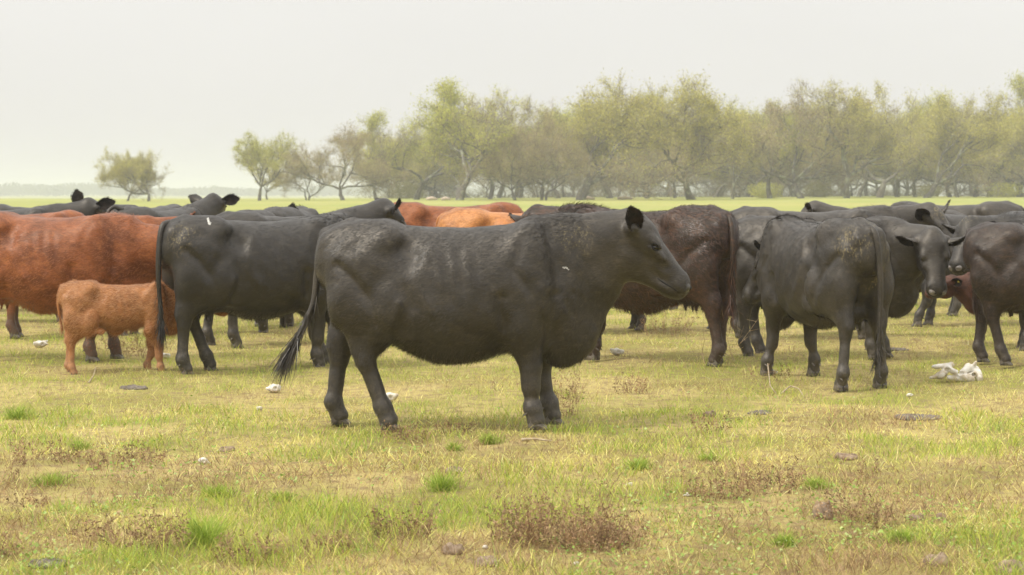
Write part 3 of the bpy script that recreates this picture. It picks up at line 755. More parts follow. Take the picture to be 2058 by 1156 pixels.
def blades(P, L, w, lean, col, seed, z=None, droop=.5):
    """kite shaped bent blades, 2 triangles each + tip"""
    r = np.random.default_rng(seed); n = len(P)
    az = r.random(n) * 2 * math.pi; ln = lean * (.4 + 1.1 * r.random(n))
    d = np.stack([np.cos(az) * np.sin(ln), np.sin(az) * np.sin(ln), np.cos(ln)], 1)
    fa = r.random(n) * 2 * math.pi; sd = np.stack([np.cos(fa), np.sin(fa), np.zeros(n)], 1) * (w * .5)[:, None]
    B = np.stack([P[:, 0], P[:, 1], (gz(P[:, 0], P[:, 1]) if z is None else z) - .004], 1)
    M = B + d * (L * .55)[:, None]
    d2 = unit_rows(d + np.stack([np.cos(az), np.sin(az), -np.full(n, .5)], 1) * (droop * r.random(n))[:, None])
    T = M + d2 * (L * .5)[:, None]
    V = np.stack([B - sd * .6, B + sd * .6, M + sd, M - sd, T], 1).reshape(-1, 3)
    k = np.arange(n)[:, None] * 5
    F = np.concatenate([k + [0, 1, 2], k + [0, 2, 3], k + [3, 2, 4]], 1).reshape(-1, 3)
    return V, F, np.repeat(col, 5, axis=0)
def scatter(n, y0, y1, seed, half=.31):
    """even in the picture: density falls with the square of the distance"""
    r = np.random.default_rng(seed); y = y0 * (y1 / y0) ** r.random(n); x = (r.random(n) * 2 - 1) * half * y
    return np.stack([x, y], 1)
GREEN = np.array([(.27, .33, .055), (.34, .37, .065), (.21, .30, .06), (.40, .40, .08)])
STRAW = np.array([(.60, .51, .18), (.54, .45, .14), (.72, .61, .27), (.46, .36, .13), (.60, .56, .16)])
BROWN = np.array([(.26, .165, .09), (.19, .125, .07), (.33, .22, .125)])
def lush(P):
    """how green the sward is: fresher in the foreground, dry belt round the herd, fresh again far off"""
    y = P[:, 1]; f = np.interp(y, [7.2, 8.8, 10.6, 12.5, 15, 19, 26, 45], [.42, .38, .28, .17, .22, .34, .50, .85])
    return f
SOIL = [(px(700, 9.9), 9.9, 1.0, .55), (px(150, 10.8), 10.8, 1.1, .35), (px(860, 11.9), 11.9, .5, .25), (px(1430, 9.6), 9.6, .9, .5), (px(1130, 8.7), 8.7, .35, .3),
        (px(60, 9.7), 9.7, .5, .3), (px(1600, 9.0), 9.0, .7, .25), (px(820, 8.4), 8.4, .4, .25), (px(300, 8.3), 8.3, .5, .25), (px(1300, 14.2), 14.2, .7, .6), (px(950, 11.6), 11.6, .5, .3)]
def soil(P):
    s = np.zeros(len(P))
    for (x, y, a, b) in SOIL: s = np.maximum(s, 1.25 - np.sqrt(((P[:, 0] - x) / a) ** 2 + ((P[:, 1] - y) / b) ** 2))
    return np.clip(s + .9 * (fnoise(P, 3.1, 77, 3) - .55), 0, 1)
def grass():
    parts = []
    n = 390000; P = scatter(n, 7.0, 75, 101); r = np.random.default_rng(102)
    g = fnoise(P, .85, 21, 4); s2 = fnoise(P, 3.3, 22, 3); so_ = soil(P)
    keep = r.random(n) > so_ * .75; P, g, s2, so_ = P[keep], g[keep], s2[keep], so_[keep]; n = len(P)
    pg = np.clip(lush(P) + 4.6 * (g - .5) + 2.6 * (s2 - .5), .02, .98)
    cls = r.random(n) < pg; br = r.random(n) < np.clip(np.interp(P[:, 1], [7, 10, 12, 16], [.52, .42, .22, .06]) + 1.1 * so_ + 3.0 * (.46 - g), 0, .9)
    col = np.where(cls[:, None], GREEN[r.integers(0, len(GREEN), n)], STRAW[r.integers(0, len(STRAW), n)])
    col = np.where((br & ~cls)[:, None], BROWN[r.integers(0, 3, n)], col)
    col = col * (.66 + .72 * r.random((n, 1)))
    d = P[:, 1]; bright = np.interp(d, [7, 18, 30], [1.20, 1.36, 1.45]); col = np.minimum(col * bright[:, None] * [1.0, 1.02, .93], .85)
    L = (.022 + .042 * r.random(n) ** 1.6) * (1 + .9 * np.clip((s2 - .5) * 6, 0, 1)) * np.interp(d, [7, 10, 12], [1.35, 1.1, 1.0]) * np.interp(d, [7, 16, 75], [1, 1.0, 1.5])
    w = .0022 * np.interp(d, [7, 12, 75], [1, 1.45, 8.0]) * (.7 + .7 * r.random(n))
    lean = np.where(cls, .55, .95)
    nr_ = P[:, 1] < 13.5; V, F, c = blades(P[nr_], L[nr_], w[nr_], lean[nr_], col[nr_], 103)
    q = ~nr_; V2, F2, c2 = blades(P[q], L[q], w[q] * 1.25, lean[q], col[q], 104); m = len(V2) // 5
    V2 = V2.reshape(m, 5, 3)[:, [0, 1, 4]]; V2 = V2.reshape(-1, 3); c2 = c2.reshape(m, 5, 3)[:, :3].reshape(-1, 3)
    F = np.concatenate([F, np.arange(len(V2)).reshape(-1, 3) + len(V)]); V = np.concatenate([V, V2]); c = np.concatenate([c, c2])
    tag(obj('grass', mesh_np('grass', V, F, M_GRASS, smooth=False, attrs={'hv': c})), 'short grazed turf, straw yellow and fresh green', kind='stuff')
    # litter of flattened dead stalks
    n = 16000; P = scatter(n, 7.1, 30, 111); g = fnoise(P, .9, 44, 3); keep = r.random(n) < np.clip((g - .38) * 4, .05, 1); P = P[keep]; n = len(P)
    col = STRAW[r.integers(0, 5, n)] * (.9 + .5 * r.random((n, 1))); d = P[:, 1]
    V, F, c = blades(P, .06 + .09 * r.random(n), .0022 * np.interp(d, [7, 30], [1, 2.4]), np.full(n, 1.25), col, 112, droop=.9)
    tag(obj('dead_grass', mesh_np('dead_grass', V, F, M_GRASS, smooth=False, attrs={'hv': c})), kind='stuff')
    # broad leaved ground cover in the foreground
    n = 30000; P = scatter(n, 7.1, 15, 121); g = fnoise(P, 1.5, 66, 3)
    keep = r.random(n) < np.clip((g - .50) * 7, .0, 1) * np.interp(P[:, 1], [7, 10, 12.5, 15], [1, .75, .28, .08]); P = P[keep]; n = len(P)
    az = r.random(n) * 2 * math.pi; tl = .15 + .7 * r.random(n); L = .008 + .018 * r.random(n) ** 1.5
    d = np.stack([np.cos(az) * np.cos(tl), np.sin(az) * np.cos(tl), np.sin(tl)], 1); sd = np.stack([-np.sin(az), np.cos(az), .3 * (r.random(n) - .5)], 1) * (L * .42)[:, None]
    B = np.stack([P[:, 0], P[:, 1], gz(P[:, 0], P[:, 1]) + .006 + .030 * r.random(n)], 1)
    V = np.stack([B, B + d * (L * .45)[:, None] + sd, B + d * L[:, None], B + d * (L * .45)[:, None] - sd], 1).reshape(-1, 3)
    F = np.arange(4 * n).reshape(-1, 4)
    C = np.array([(.24, .36, .07), (.30, .42, .09), (.42, .50, .18), (.27, .35, .07)])[r.integers(0, 4, n)] * (.8 + .4 * r.random((n, 1)))
    tag(obj('ground_cover', mesh_np('ground_cover', V, F, M_LEAFY, smooth=False, attrs={'hv': np.repeat(C, 4, axis=0)})), kind='stuff')
grass()

def tuft(pxx, py, wpx, hpx, label, bright=1.0, cols=None):
    """a fresh clump of long grass"""
    D = dist(py); sc = D / FPX; r = np.random.default_rng(int(pxx) + py); n = int(140 + wpx * 3.4)
    root = (px(pxx, D), D); a = r.random(n) * 2 * math.pi; q = np.abs(r.normal(0, .30, n)) * wpx * sc * .75
    P = np.stack([np.cos(a) * q, np.sin(a) * q], 1); P = P + (fnoise(P + 9, 14, int(pxx), 2)[:, None] - .5) * .08
    c = (np.array([(.27, .38, .045), (.34, .44, .06), (.24, .34, .05), (.44, .50, .11)]) if cols is None else cols)[r.integers(0, 4, n)] * (.8 + .4 * r.random((n, 1))) * bright
    V, F, c = blades(P, hpx * sc * (.55 + .8 * r.random(n)), np.full(n, .0030), np.full(n, .75), c, int(pxx), z=np.zeros(n), droop=.8)
    o = obj('grass_tuft', mesh_np('grass_tuft', V, F, M_GRASS, smooth=False, attrs={'hv': c}), loc=(root[0], root[1], float(gz(*root))))
    return tag(o, label, 'grass tuft', 'fresh tufts of grass in the pasture')

def weed_geo(r, height, spread, stems, twigs=7, thick=.0028, col=BROWN, seedy=.5):
    """dead branching forbs: thin stems with side twigs and seed heads; triangles"""
    V, F, C = [], [], []
    def strip(p, q, w, c):
        s = unit(np.cross(q - p, r.normal(0, 1, 3))) * w * .5; b = len(V)
        V.extend([p - s, p + s, q + s * .5, q - s * .5]); F.extend([(b, b + 1, b + 2), (b, b + 2, b + 3)]); C.extend([c] * 4)
    for k in range(stems):
        c = col[r.integers(len(col))] * (.8 + .7 * r.random()); a = r.random() * 2 * math.pi; rr = spread * math.sqrt(r.random()) * .55
        p = np.array([math.cos(a) * rr, math.sin(a) * rr, -.01]); H_ = height * (.45 + .6 * r.random())
        d = unit(np.array([math.cos(a) * .35, math.sin(a) * .35, 1.]) + r.normal(0, .16, 3)); prev = p; seg = 4
        for i in range(seg):
            nx = prev + d * H_ / seg; strip(prev, nx, thick * (1 - .18 * i), c); d = unit(d + r.normal(0, .16, 3) + (0, 0, .05))
            for _ in range(max(1, twigs // seg)):
                if i == 0 and r.random() < .5: continue
                td = unit(d * .6 + r.normal(0, .55, 3)); tl = H_ * (.10 + .16 * r.random()); q0 = prev + (nx - prev) * r.random(); q1 = q0 + td * tl
                strip(q0, q1, thick * .6, c)
                if r.random() < seedy:
                    for _s in range(3):
                        sp0 = q0 + (q1 - q0) * (.4 + .6 * r.random()); strip(sp0, sp0 + r.normal(0, .006, 3), .006, c * (.8 + .5 * r.random()))
            prev = nx
    return np.array(V), np.array(F), np.array(C)
def weed(pxx, py, wpx, hpx, label, stems=40, twigs=8, thick=.0028, name='dry_weed', cat='dead weed', col=BROWN, seedy=.6):
    D = dist(py); sc = D / FPX; r = np.random.default_rng(int(pxx * 3 + py)); x = px(pxx, D)
    V, F, C = weed_geo(r, hpx * sc, wpx * sc, stems, twigs, thick, col, seedy)
    o = obj(name, mesh_np(name, V, F, M_WEED, smooth=False, attrs={'hv': C}), loc=(x, D, float(gz(x, D))))
    return tag(o, label, cat, 'dead weeds standing in the pasture')
def far_weeds():
    r = np.random.default_rng(900); Vs, Fs, Cs, n0 = [], [], [], 0
    lib = [weed_geo(r, 1.0, .6, 4, 6, .026, BROWN, .25) for _ in range(10)]
    P = scatter(12000, 7.1, 34, 901); g = fnoise(P, 1.1, 88, 3); so_ = soil(P)
    prob = (np.clip((g - .45) * 5, .06, 1) * .8 + so_ * .9) * np.interp(P[:, 1], [7, 11, 14, 18], [1.5, 1.2, .9, .7])
    P = P[r.random(len(P)) < prob]
    for (x, y) in P:
        V, F, C = lib[r.integers(10)]; h = (.035 + .075 * r.random() ** 2) * (1.0 if y > 9 else .9); a = r.random() * 6.28; ca, sa = math.cos(a), math.sin(a)
        W_ = V * [h * 1.1, h * 1.1, h]; W_ = np.stack([W_[:, 0] * ca - W_[:, 1] * sa + x, W_[:, 0] * sa + W_[:, 1] * ca + y, W_[:, 2] + float(gz(x, y))], 1)
        Vs.append(W_); Fs.append(F + n0); Cs.append(C * (.8 + .7 * r.random())); n0 += len(V)
    tag(obj('dead_stalks', mesh_np('dead_stalks', np.concatenate(Vs), np.concatenate(Fs), M_WEED, smooth=False, attrs={'hv': np.concatenate(Cs)})), kind='stuff')
far_weeds()

# ------------------------------------------------------------------ trees
def bark_mat():
    m, t, b = material('bark'); oc = t.nodes.new('ShaderNodeTexCoord').outputs['Object']
    n1 = noise(t, oc, 1.7, 5, .65); n2 = noise(t, oc, 9, 5, .7, (1, 1, .25))
    col = mixc(t, ramp(t, n2, .35, .65), (.065, .052, .042), (.14, .118, .092))
    col = mixc(t, ramp(t, n1, .48, .62), col, (.24, .25, .16))      # lichen
    t.links.new(col, b.inputs['Base Color']); b.inputs['Roughness'].default_value = .9; bump(t, b, n2, .8, .05); return m
M_BARK = bark_mat(); M_FOL = blade_mat('foliage', .35, .6)
LEAVES = {'green': np.array([(.47, .48, .075), (.54, .54, .09), (.38, .40, .07), (.56, .52, .13)]),
          'olive': np.array([(.46, .43, .09), (.54, .51, .10), (.38, .33, .09), (.56, .51, .14)]),
          'bare': np.array([(.38, .29, .15), (.32, .24, .13), (.46, .42, .14), (.44, .35, .19)])}
def tree_geo(seed, H_=10., spread=1.0, kind='olive', fork=.14, trunks=1, leafy=1.0, lean=0., quality=1.0):
    """tapered trunk and crooked limbs (quads) + a crown of twigs and small leaf clumps (triangles)"""
    r = np.random.default_rng(seed); tubes = []; tips = []
    def limb(p, d, L, rad, lev):
        nseg = 5 if lev < 2 else 4; pts = [p]; rr = [rad]; dd = d
        for i in range(nseg):
            dd = unit(dd + r.normal(0, .20 + .05 * lev, 3) + np.array([0, 0, .10 if lev > 0 else .0]) + (np.array([dd[0], dd[1], 0]) * .10 if lev in (1, 2) else 0))
            pts.append(pts[-1] + dd * L / nseg); rr.append(rad * (1 - .45 * (i + 1) / nseg))
        if lev <= 3: tubes.append(tube(pts, rr, 7 if lev == 0 else (5 if lev == 1 else (4 if lev == 2 else 3)), cap=False))
        if lev >= 2:
            for i in range(1, nseg + 1): tips.append((pts[i], dd, lev, L))
        if lev >= 4: return
        kids = [3 + (r.random() < .6), 4, 4, 3][lev]
        for k in range(kids):
            f = .98 if lev == 0 else (.35 + .65 * (k + .5 + .3 * r.normal()) / kids); f = min(max(f, .25), 1); i = f * nseg; i0 = min(int(i), nseg - 1); q = pts[i0] + (pts[i0 + 1] - pts[i0]) * (i - i0)
            az = k * 2 * math.pi / kids + r.random() * 1.4 + seed; ax = unit(np.cross(dd, [math.cos(az), math.sin(az), .13])); ang = (.62 if lev == 0 else .72) + .22 * r.normal()
            ang = min(max(ang, .3), 1.15); nd = unit(dd * math.cos(ang) + np.cross(ax, dd) * math.sin(ang))
            if lev == 0: nd = unit(nd * np.array([spread, spread, 1]))
            limb(q, nd, L * ([1.55, .70, .66, .6][lev] if lev else 1) * (.8 + .35 * r.random()) if lev else H_ * (.40 + .10 * r.random()), rr[i0] * ([.68, .6, .55, .5][lev]), lev + 1)
    for k in range(trunks):
        a = r.random() * 6.28; o = np.array([math.cos(a), math.sin(a), 0]) * (.35 * (trunks > 1))
        limb(o + (0, 0, -.3), unit(np.array([lean + .25 * (trunks > 1) * math.cos(a), .25 * (trunks > 1) * math.sin(a), 1.])), H_ * fork + .3, H_ * .030 / math.sqrt(trunks), 0)
    TV, TF = join_parts(tubes)
    zmax = max(t[0][2] for t in tips); k = H_ / zmax * .96; TV = TV * [1, 1, 1] ; sc = k
    # crown
    T = np.array([t[0] for t in tips]); DD = np.array([t[1] for t in tips])
    nt_ = int(5200 * quality); i = r.integers(0, len(T), nt_)
    P = T[i] + r.normal(0, .10, (nt_, 3)); d = unit_rows(DD[i] * .5 + r.normal(0, .55, (nt_, 3)) + [0, 0, .35]); L = .35 + .75 * r.random(nt_)
    sd = unit_rows(np.cross(d, r.normal(0, 1, (nt_, 3)))) * (.012 + .012 * r.random(nt_))[:, None]
    V1 = np.stack([P - sd, P + sd, P + d * L[:, None]], 1).reshape(-1, 3)
    tw = np.array([(.22, .17, .11), (.28, .22, .14), (.34, .32, .20)])[r.integers(0, 3, nt_)]
    nl = int(54000 * leafy * quality); j = r.integers(0, nt_, nl); u = r.random((nl, 1))
    Q = P[j] + d[j] * (L[j][:, None] * u) + r.normal(0, .16, (nl, 3))
    clump = fnoise(Q, .55, seed, 2); keep = (r.random(nl) < np.clip((clump - .33) * 5, .08, 1)) & (r.random(nl) < np.clip((Q[:, 2] / zmax - .20) * 3.6, .06, 1)); Q = Q[keep]; clump = clump[keep]; nl = len(Q)
    a1 = unit_rows(r.normal(0, 1, (nl, 3))) * (.05 + .065 * r.random((nl, 1))); a2 = unit_rows(np.cross(a1, r.normal(0, 1, (nl, 3)))) * (.03 + .03 * r.random((nl, 1)))
    V2 = np.stack([Q - a1, Q + a2, Q + a1], 1).reshape(-1, 3)
    pal = LEAVES[kind]; lc = pal[r.integers(0, 4, nl)] * (.75 + .5 * r.random((nl, 1)))
    top = np.clip(Q[:, 2:3] / zmax, 0, 1)
    if kind != 'bare':
        mixb = (r.random((nl, 1)) > (.30 + .95 * top)); lc = np.where(mixb, LEAVES['bare'][r.integers(0, 4, nl)], lc)
    CV = np.concatenate([V1, V2]); CC = np.concatenate([np.repeat(tw, 3, 0), np.repeat(lc, 3, 0)])
    return (TV * sc, TF), (CV * sc, np.arange(len(CV)).reshape(-1, 3), CC)
TREES = {}
def tree_kind(key, **kw):
    (TV, TF), (CV, CF, CC) = tree_geo(**kw)
    TREES[key] = (mesh_np('trunk', TV, TF, M_BARK), mesh_np('crown', CV, CF, M_FOL, smooth=False, attrs={'hv': CC}))
tree_kind('wide', seed=3, kind='olive', spread=1.5, fork=.15)
tree_kind('green', seed=11, kind='green', spread=1.2, fork=.17, leafy=1.15)
tree_kind('tall', seed=19, kind='olive', spread=1.0, fork=.20)
tree_kind('multi', seed=27, kind='bare', spread=1.1, trunks=3, fork=.16, quality=.8)
tree_kind('bare', seed=35, kind='bare', spread=1.5, fork=.14, leafy=.8)
tree_kind('round', seed=43, kind='green', spread=1.35, fork=.19, leafy=.9)
tree_kind('low', seed=51, kind='olive', spread=1.7, fork=.12)
def tree(kind, pxx, D, top, label, rz=0, wide=1.0, group='trees standing along the edge of the wood', name='pasture_tree', cat='tree'):
    """top = photo row of the crown's top; the trunk stands on the terrain at distance D"""
    x = px(pxx, D); z = float(gz(x, D)); H_ = EYE + (HY - top) * D / FPX - z; s = H_ / 10 * 1.05
    root = empty(name, (x, D, z), rz); root.scale = (s * wide, s * wide, s)
    tag(root, label, cat, group)
    for nm, me in zip(('trunk', 'crown'), TREES[kind]):
        obj(nm, me, root)
    return root
FRONT = [
 ('wide', 256, 226, 309, 'left tree of the lone pair far out at the left', 2.3, .72), ('low', 298, 222, 303, 'right, wider tree of the lone pair far out at the left', 2.9, .85),
 ('round', 521, 226, 272, 'first airy tree at the left end of the wood, with a pale slim trunk', 2.2, .95), ('tall', 537, 250, 325, 'small tree just right of and behind the first airy tree of the wood', 4.0, 1.0),
 ('multi', 620, 232, 296, 'low spreading tree with dark clustered stems, second clump from the left end of the wood', .5, 1.05), ('bare', 690, 226, 255, 'double trunked tree whose long bough reaches right above a bright gap', 1.9, .95),
 ('tall', 757, 240, 262, 'tree with two dark short stems right of the bright gap', 3.1, 1.0), ('green', 835, 238, 232, 'yellow green tree filling the slope of crowns left of the big green tree', 5.0, 1.0),
 ('green', 921, 214, 176, 'big fresh green tree with a forked dark trunk behind the red cattle', 0.0, 1.0), ('tall', 985, 245, 190, 'tall thin topped tree right behind the big fresh green tree', 1.0, .9),
 ('bare', 1036, 212, 262, 'small tree with a pale leaning trunk right of the red cattle', 2.6, .7), ('multi', 1092, 214, 205, 'bushy tree with a sheaf of upright stems, behind the black main cow', 1.2, .85),
 ('wide', 1160, 216, 182, 'wide tree with crooked lichen covered boughs reaching right', 3.7, 1.0), ('green', 1228, 250, 196, 'tree with darker green sprigs at its top, between two broad crowns', 2.0, .95),
 ('bare', 1300, 238, 236, 'thin brownish tree left of the tree with the stout dark trunk', 4.3, .9), ('wide', 1394, 214, 170, 'broad tree with a stout dark trunk splitting low, in the middle of the right half', 0.9, 1.05),
 ('tall', 1471, 226, 225, 'slender straight stem right of the broad stout trunked tree', 5.4, .7), ('round', 1545, 240, 210, 'airy tree left of the leaning trunked tree in the right half', .2, 1.0),
 ('bare', 1612, 232, 183, 'tree with a trunk leaning left, above the far black cow', 2.4, 1.0), ('tall', 1700, 228, 168, 'tallest yellow green crown of the right half, on a straight pale trunk', 4.9, 1.1),
 ('low', 1768, 246, 190, 'dark trunked tree right of the tallest yellow green crown', 1.5, .95), ('wide', 1858, 232, 200, 'tree with pale lichen boughs spreading left, on a thick forked trunk', 3.3, .95),
 ('tall', 1925, 262, 228, 'slim tree with a dark straight trunk near the right edge', 2.9, .9), ('green', 1990, 268, 165, 'tree whose crown stands up above the others near the right edge', 0.7, .8),
 ('low', 2052, 262, 226, 'last tree of the wood at the right edge of the view', 4.4, 1.0),
 ('round', 2150, 262, 205, 'tree just beyond the right edge of the view', 4.0, 1.0), ('bare', 2240, 270, 200, 'further tree beyond the right edge of the view', 1.0, 1.0)]
for k, pxx, D, top, lab, rz, wd in FRONT: tree(k, pxx, D, top, lab, rz, wd)
_r = random.Random(5); kinds = list(TREES)
for row, (D0, x0, step) in enumerate(((275, 800, 62), (305, 770, 52), (345, 780, 44))):
    xx = x0
    while xx < 2230:
        D = D0 + _r.uniform(-12, 12); topline = np.interp(xx, [770, 900, 1500, 2058, 2300], [292, 252, 246, 246, 246]) + _r.uniform(-14, 22)
        tree(kinds[_r.randrange(7)], xx + _r.uniform(-18, 18), D, topline, 'hazy tree standing deep in the wood behind the front trees', _r.uniform(0, 6.28), _r.uniform(.8, 1.1), 'hazy trees deep in the wood', 'wood_tree')
        xx += step
# bushes under the trees
def bush(pxx, D, hpx, wpx, label, pal, seed):
    r = np.random.default_rng(seed); x = px(pxx, D); h, w = hpx * D / FPX, wpx * D / FPX; n = 3800
    a = r.normal(0, 1, (n, 3)); a = unit_rows(a) * (r.random((n, 1)) ** .4); lob = 1 + .35 * (fnoise(a + 5, 2.2, seed, 2) - .5)[:, None] * 2
    Q = a * lob * [w / 2, w / 2, h * .55] + [0, 0, h * .42]; Q[:, 2] = np.abs(Q[:, 2])
    a1 = unit_rows(r.normal(0, 1, (n, 3))) * (.05 + .08 * r.random((n, 1))); a2 = unit_rows(np.cross(a1, r.normal(0, 1, (n, 3)))) * .07
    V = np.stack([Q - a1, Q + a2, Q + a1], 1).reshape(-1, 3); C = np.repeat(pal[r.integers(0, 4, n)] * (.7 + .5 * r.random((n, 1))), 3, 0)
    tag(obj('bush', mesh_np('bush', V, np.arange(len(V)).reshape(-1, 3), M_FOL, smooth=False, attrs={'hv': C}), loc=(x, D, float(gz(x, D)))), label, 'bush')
bush(1540, 245, 34, 70, 'yellowish bush under the trees left of the leaning trunk', LEAVES['green'], 1)
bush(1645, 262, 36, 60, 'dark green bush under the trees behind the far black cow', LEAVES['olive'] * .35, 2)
bush(2015, 255, 34, 85, 'round yellowish bush under the trees near the right edge', LEAVES['green'], 3)
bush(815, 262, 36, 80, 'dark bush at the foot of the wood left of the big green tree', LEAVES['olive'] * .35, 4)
bush(1868, 290, 26, 60, 'bluish green bush behind the lichen boughed tree', LEAVES['olive'] * .4, 5)

# far line of woods dissolving in the mist
def far_woods():
    r = np.random.default_rng(4); parts = []; Cs = []
    for k in range(230):
        D = 1450 + 250 * r.random(); pxx = -350 + 2800 * k / 230 + r.normal(0, 9); base = -2.2
        h = (np.interp(pxx, [-300, 0, 30, 100, 150, 230, 300, 2500], [5, 5, 7.5, 6.5, 9, 7.5, 4.5, 4]) + .8 * r.normal()) + 2.0
        w = 14 + 9 * r.random(); n = 220; a = unit_rows(r.normal(0, 1, (n, 3))) * (r.random((n, 1)) ** .35)
        Q = a * [w, w, h * .46] + [px(pxx, D), D, base + h * .52]
        a1 = unit_rows(r.normal(0, 1, (n, 3))) * 1.5; a2 = unit_rows(np.cross(a1, r.normal(0, 1, (n, 3)))) * 1.4
        parts.append(np.stack([Q - a1, Q + a2, Q + a1], 1).reshape(-1, 3)); Cs.append(np.tile(np.array([[.12, .13, .06]]) * (.8 + .4 * r.random()), (n * 3, 1)))
    V = np.concatenate(parts)
    tag(obj('distant_wood', mesh_np('distant_wood', V, np.arange(len(V)).reshape(-1, 3), M_FOL, smooth=False, attrs={'hv': np.concatenate(Cs)})), kind='stuff')
far_woods()

def undergrowth():
    r = np.random.default_rng(77); P, C = [], []
    for k in range(150):
        D = 330 + 60 * r.random(); pxx = 745 + 1540 * r.random(); x = px(pxx, D); w = 2.5 + 3.5 * r.random(); hh = 1.0 + 1.9 * r.random() ** 1.5; n = 420
        a = unit_rows(r.normal(0, 1, (n, 3))) * (r.random((n, 1)) ** .4); Q = a * [w, w, hh * .6] + [x, D, float(gz(x, D)) + hh * .42]
        a1 = unit_rows(r.normal(0, 1, (n, 3))) * .16; a2 = unit_rows(np.cross(a1, r.normal(0, 1, (n, 3)))) * .15
        P.append(np.stack([Q - a1, Q + a2, Q + a1], 1).reshape(-1, 3)); C.append(np.repeat(np.array([[.17, .15, .075]]) * (.6 + .8 * r.random((n, 1))) * (.8 + .5 * r.random()), 3, 0))
    V = np.concatenate(P); tag(obj('undergrowth', mesh_np('undergrowth', V, np.arange(len(V)).reshape(-1, 3), M_FOL, smooth=False, attrs={'hv': np.concatenate(C)})), kind='stuff')
undergrowth()

# ------------------------------------------------------------------ the herd
def at(pxx, D): return (px(pxx, D), D)
UP = np.array([0, 0, 1.])
YS = [((-.60, .15, 1.12), (.16, .10, .16), .9), ((-.66, -.12, 1.05), (.10, .10, .22), .8)]
# main cow
build_cow('black_cow', 'large black cow standing side on in front of all the others, tail swinging left', at(900, 12.62), 0, kind='black', res=.0105, nh=60000, seed=1, ear_s=.78, grv=.8, nose=M_NOSE, detail=True,
          tail=[(-.755, 0, 1.235), (-.80, -.01, 1.17), (-.825, -.02, .97), (-.85, -.03, .78), (-.93, -.05, .60), (-1.0, -.07, .49)], switch_n=480, switch_L=.30,
          feet=(.535, .645, -.385, -.72), skull=(1.182, -.01, 1.188), hpitch=-40, hscale=1.17, gask=1.22, brisk=.05, fat=1.03, belly=.035, crest=.035, throat=1, udder=False,
          ear_dir=[(-.12, -.72, .62), (.05, .8, .5)], ear_open=[(.45, -.75, -.35), None], spots=[((.80, -.15, 1.20), (.12, .12, .12), .35)],
          white=[((.74, -.26, 1.01), (.05, .1, .007))], legw=1.19, shag=1.0)
# second black cow at the left
build_cow('black_cow', 'black cow walking away behind the tail of the large cow, white droppings on its rump', at(512, 16.75), 27, kind='charcoal', res=.018, nh=19500, seed=2,
          skull=(1.12, .05, .72), hpitch=-55, feet=(.50, .66, -.66, -.36), spots=[((-.66, -.16, 1.10), (.12, .10, .13), .6)],
          white=[((-.46, -.16, 1.24), (.020, .05, .05)), ((-.44, -.20, 1.18), (.018, .05, .05)), ((-.55, -.09, 1.29), (.055, .03, .012))],
          tail=[(-.74, 0, 1.25), (-.81, -.03, 1.22), (-.85, -.06, 1.0), (-.85, -.06, .75), (-.83, -.06, .50), (-.82, -.06, .36)], switch_n=260, switch_L=.2)
build_cow('black_cow', 'black cow whose head with two wide ears shows over the second black cow', at(573, 19.6), 32, kind='charcoal', res=.026, nh=6750, seed=3,
          skull=(1.10, -.06, 1.25), hyaw=-5, hpitch=-40, hscale=1.1, ear_lift=(28, 30), ear_back=(10, 10), feet=(.5, .6, -.6, -.75))
# red cattle at the left
build_cow('red_cow', 'big red brown cow cut off by the left edge, standing behind the calf', at(96, 17.75), -8, kind='red', res=.018, nh=19500, seed=4, grv=.7, sc=1.0,
          skull=(1.22, .0, .98), hpitch=-50, feet=(.44, .56, -.55, -.70), belly=.03, fat=1.08, crest=-.03)
build_cow('red_cow', 'red cow behind the big red one, its two upright ears beside the black rump', at(150, 20.6), 4, kind='red', res=.026, nh=6750, seed=5, sc=.95,
          skull=(1.20, .0, 1.13), hpitch=-40, ear_lift=(65, 55), ear_back=(5, 0), hyaw=10)
build_cow('red_cow', 'red cow of which only a strip of back shows above the big red one', at(30, 22.6), 8, kind='red', res=.028, nh=3000, seed=6, sc=.96, skull=(1.15, 0, .7), hpitch=-60)
build_cow('calf', 'fluffy tan calf standing in front of the big red brown cow', at(241, 16.55), 6, cat='calf', kind='calf', res=.0135, nh=31500, seed=7, sc=.605, calf=True, udder=False,
          skull=(1.10, .02, 1.12), hpitch=-30, hscale=1.12, feet=(.56, .36, -.62, -.70), shag=1.5, fat=1.05, group='calves of the herd',
          tail=[(-.755, 0, 1.235), (-.815, -.02, 1.16), (-.83, -.04, 1.0), (-.80, -.05, .8), (-.77, -.05, .62)], switch_n=140, switch_L=.12, zoff=-.03)
# far left black
build_cow('black_cow', 'black cow at the far left edge with a white tag in one ear', at(-12, 25.0), 14, kind='charcoal', res=.026, nh=6750, seed=8, sc=1.01,
          skull=(1.18, .0, 1.225), hyaw=48, hpitch=-22, hscale=1.25, ear_dir=[(.93, -.25, .32), (-.25, .1, .95)], ear_open=[(-.2, -.9, .1), (-.2, -.9, .1)], tags=[(0, TAG_W)], ear_back=(0, 0))
build_cow('black_cow', 'black cow just showing as a low hump behind the tagged cow at the far left', at(60, 29), 5, kind='charcoal', res=.034, nh=0, seed=9, sc=1.0, skull=(1.15, 0, .8))
build_cow('black_cow', 'tagged black cow seen from behind, head raised above the nearer black rump', at(318, 25.2), 62, kind='charcoal', res=.026, nh=6750, seed=10, sc=1.0,
          skull=(1.10, -.05, 1.30), hyaw=25, hpitch=-15, hscale=1.2, ear_dir=[(.45, -.86, .22), (-.1, .9, .3)], ear_open=[(-.9, -.45, .1), None], tags=[(0, TAG_W)],
          tail=[(-.70, 0, 1.27), (-.78, .08, 1.31), (-.86, .12, 1.2), (-.87, .10, .95), (-.85, .08, .7)])
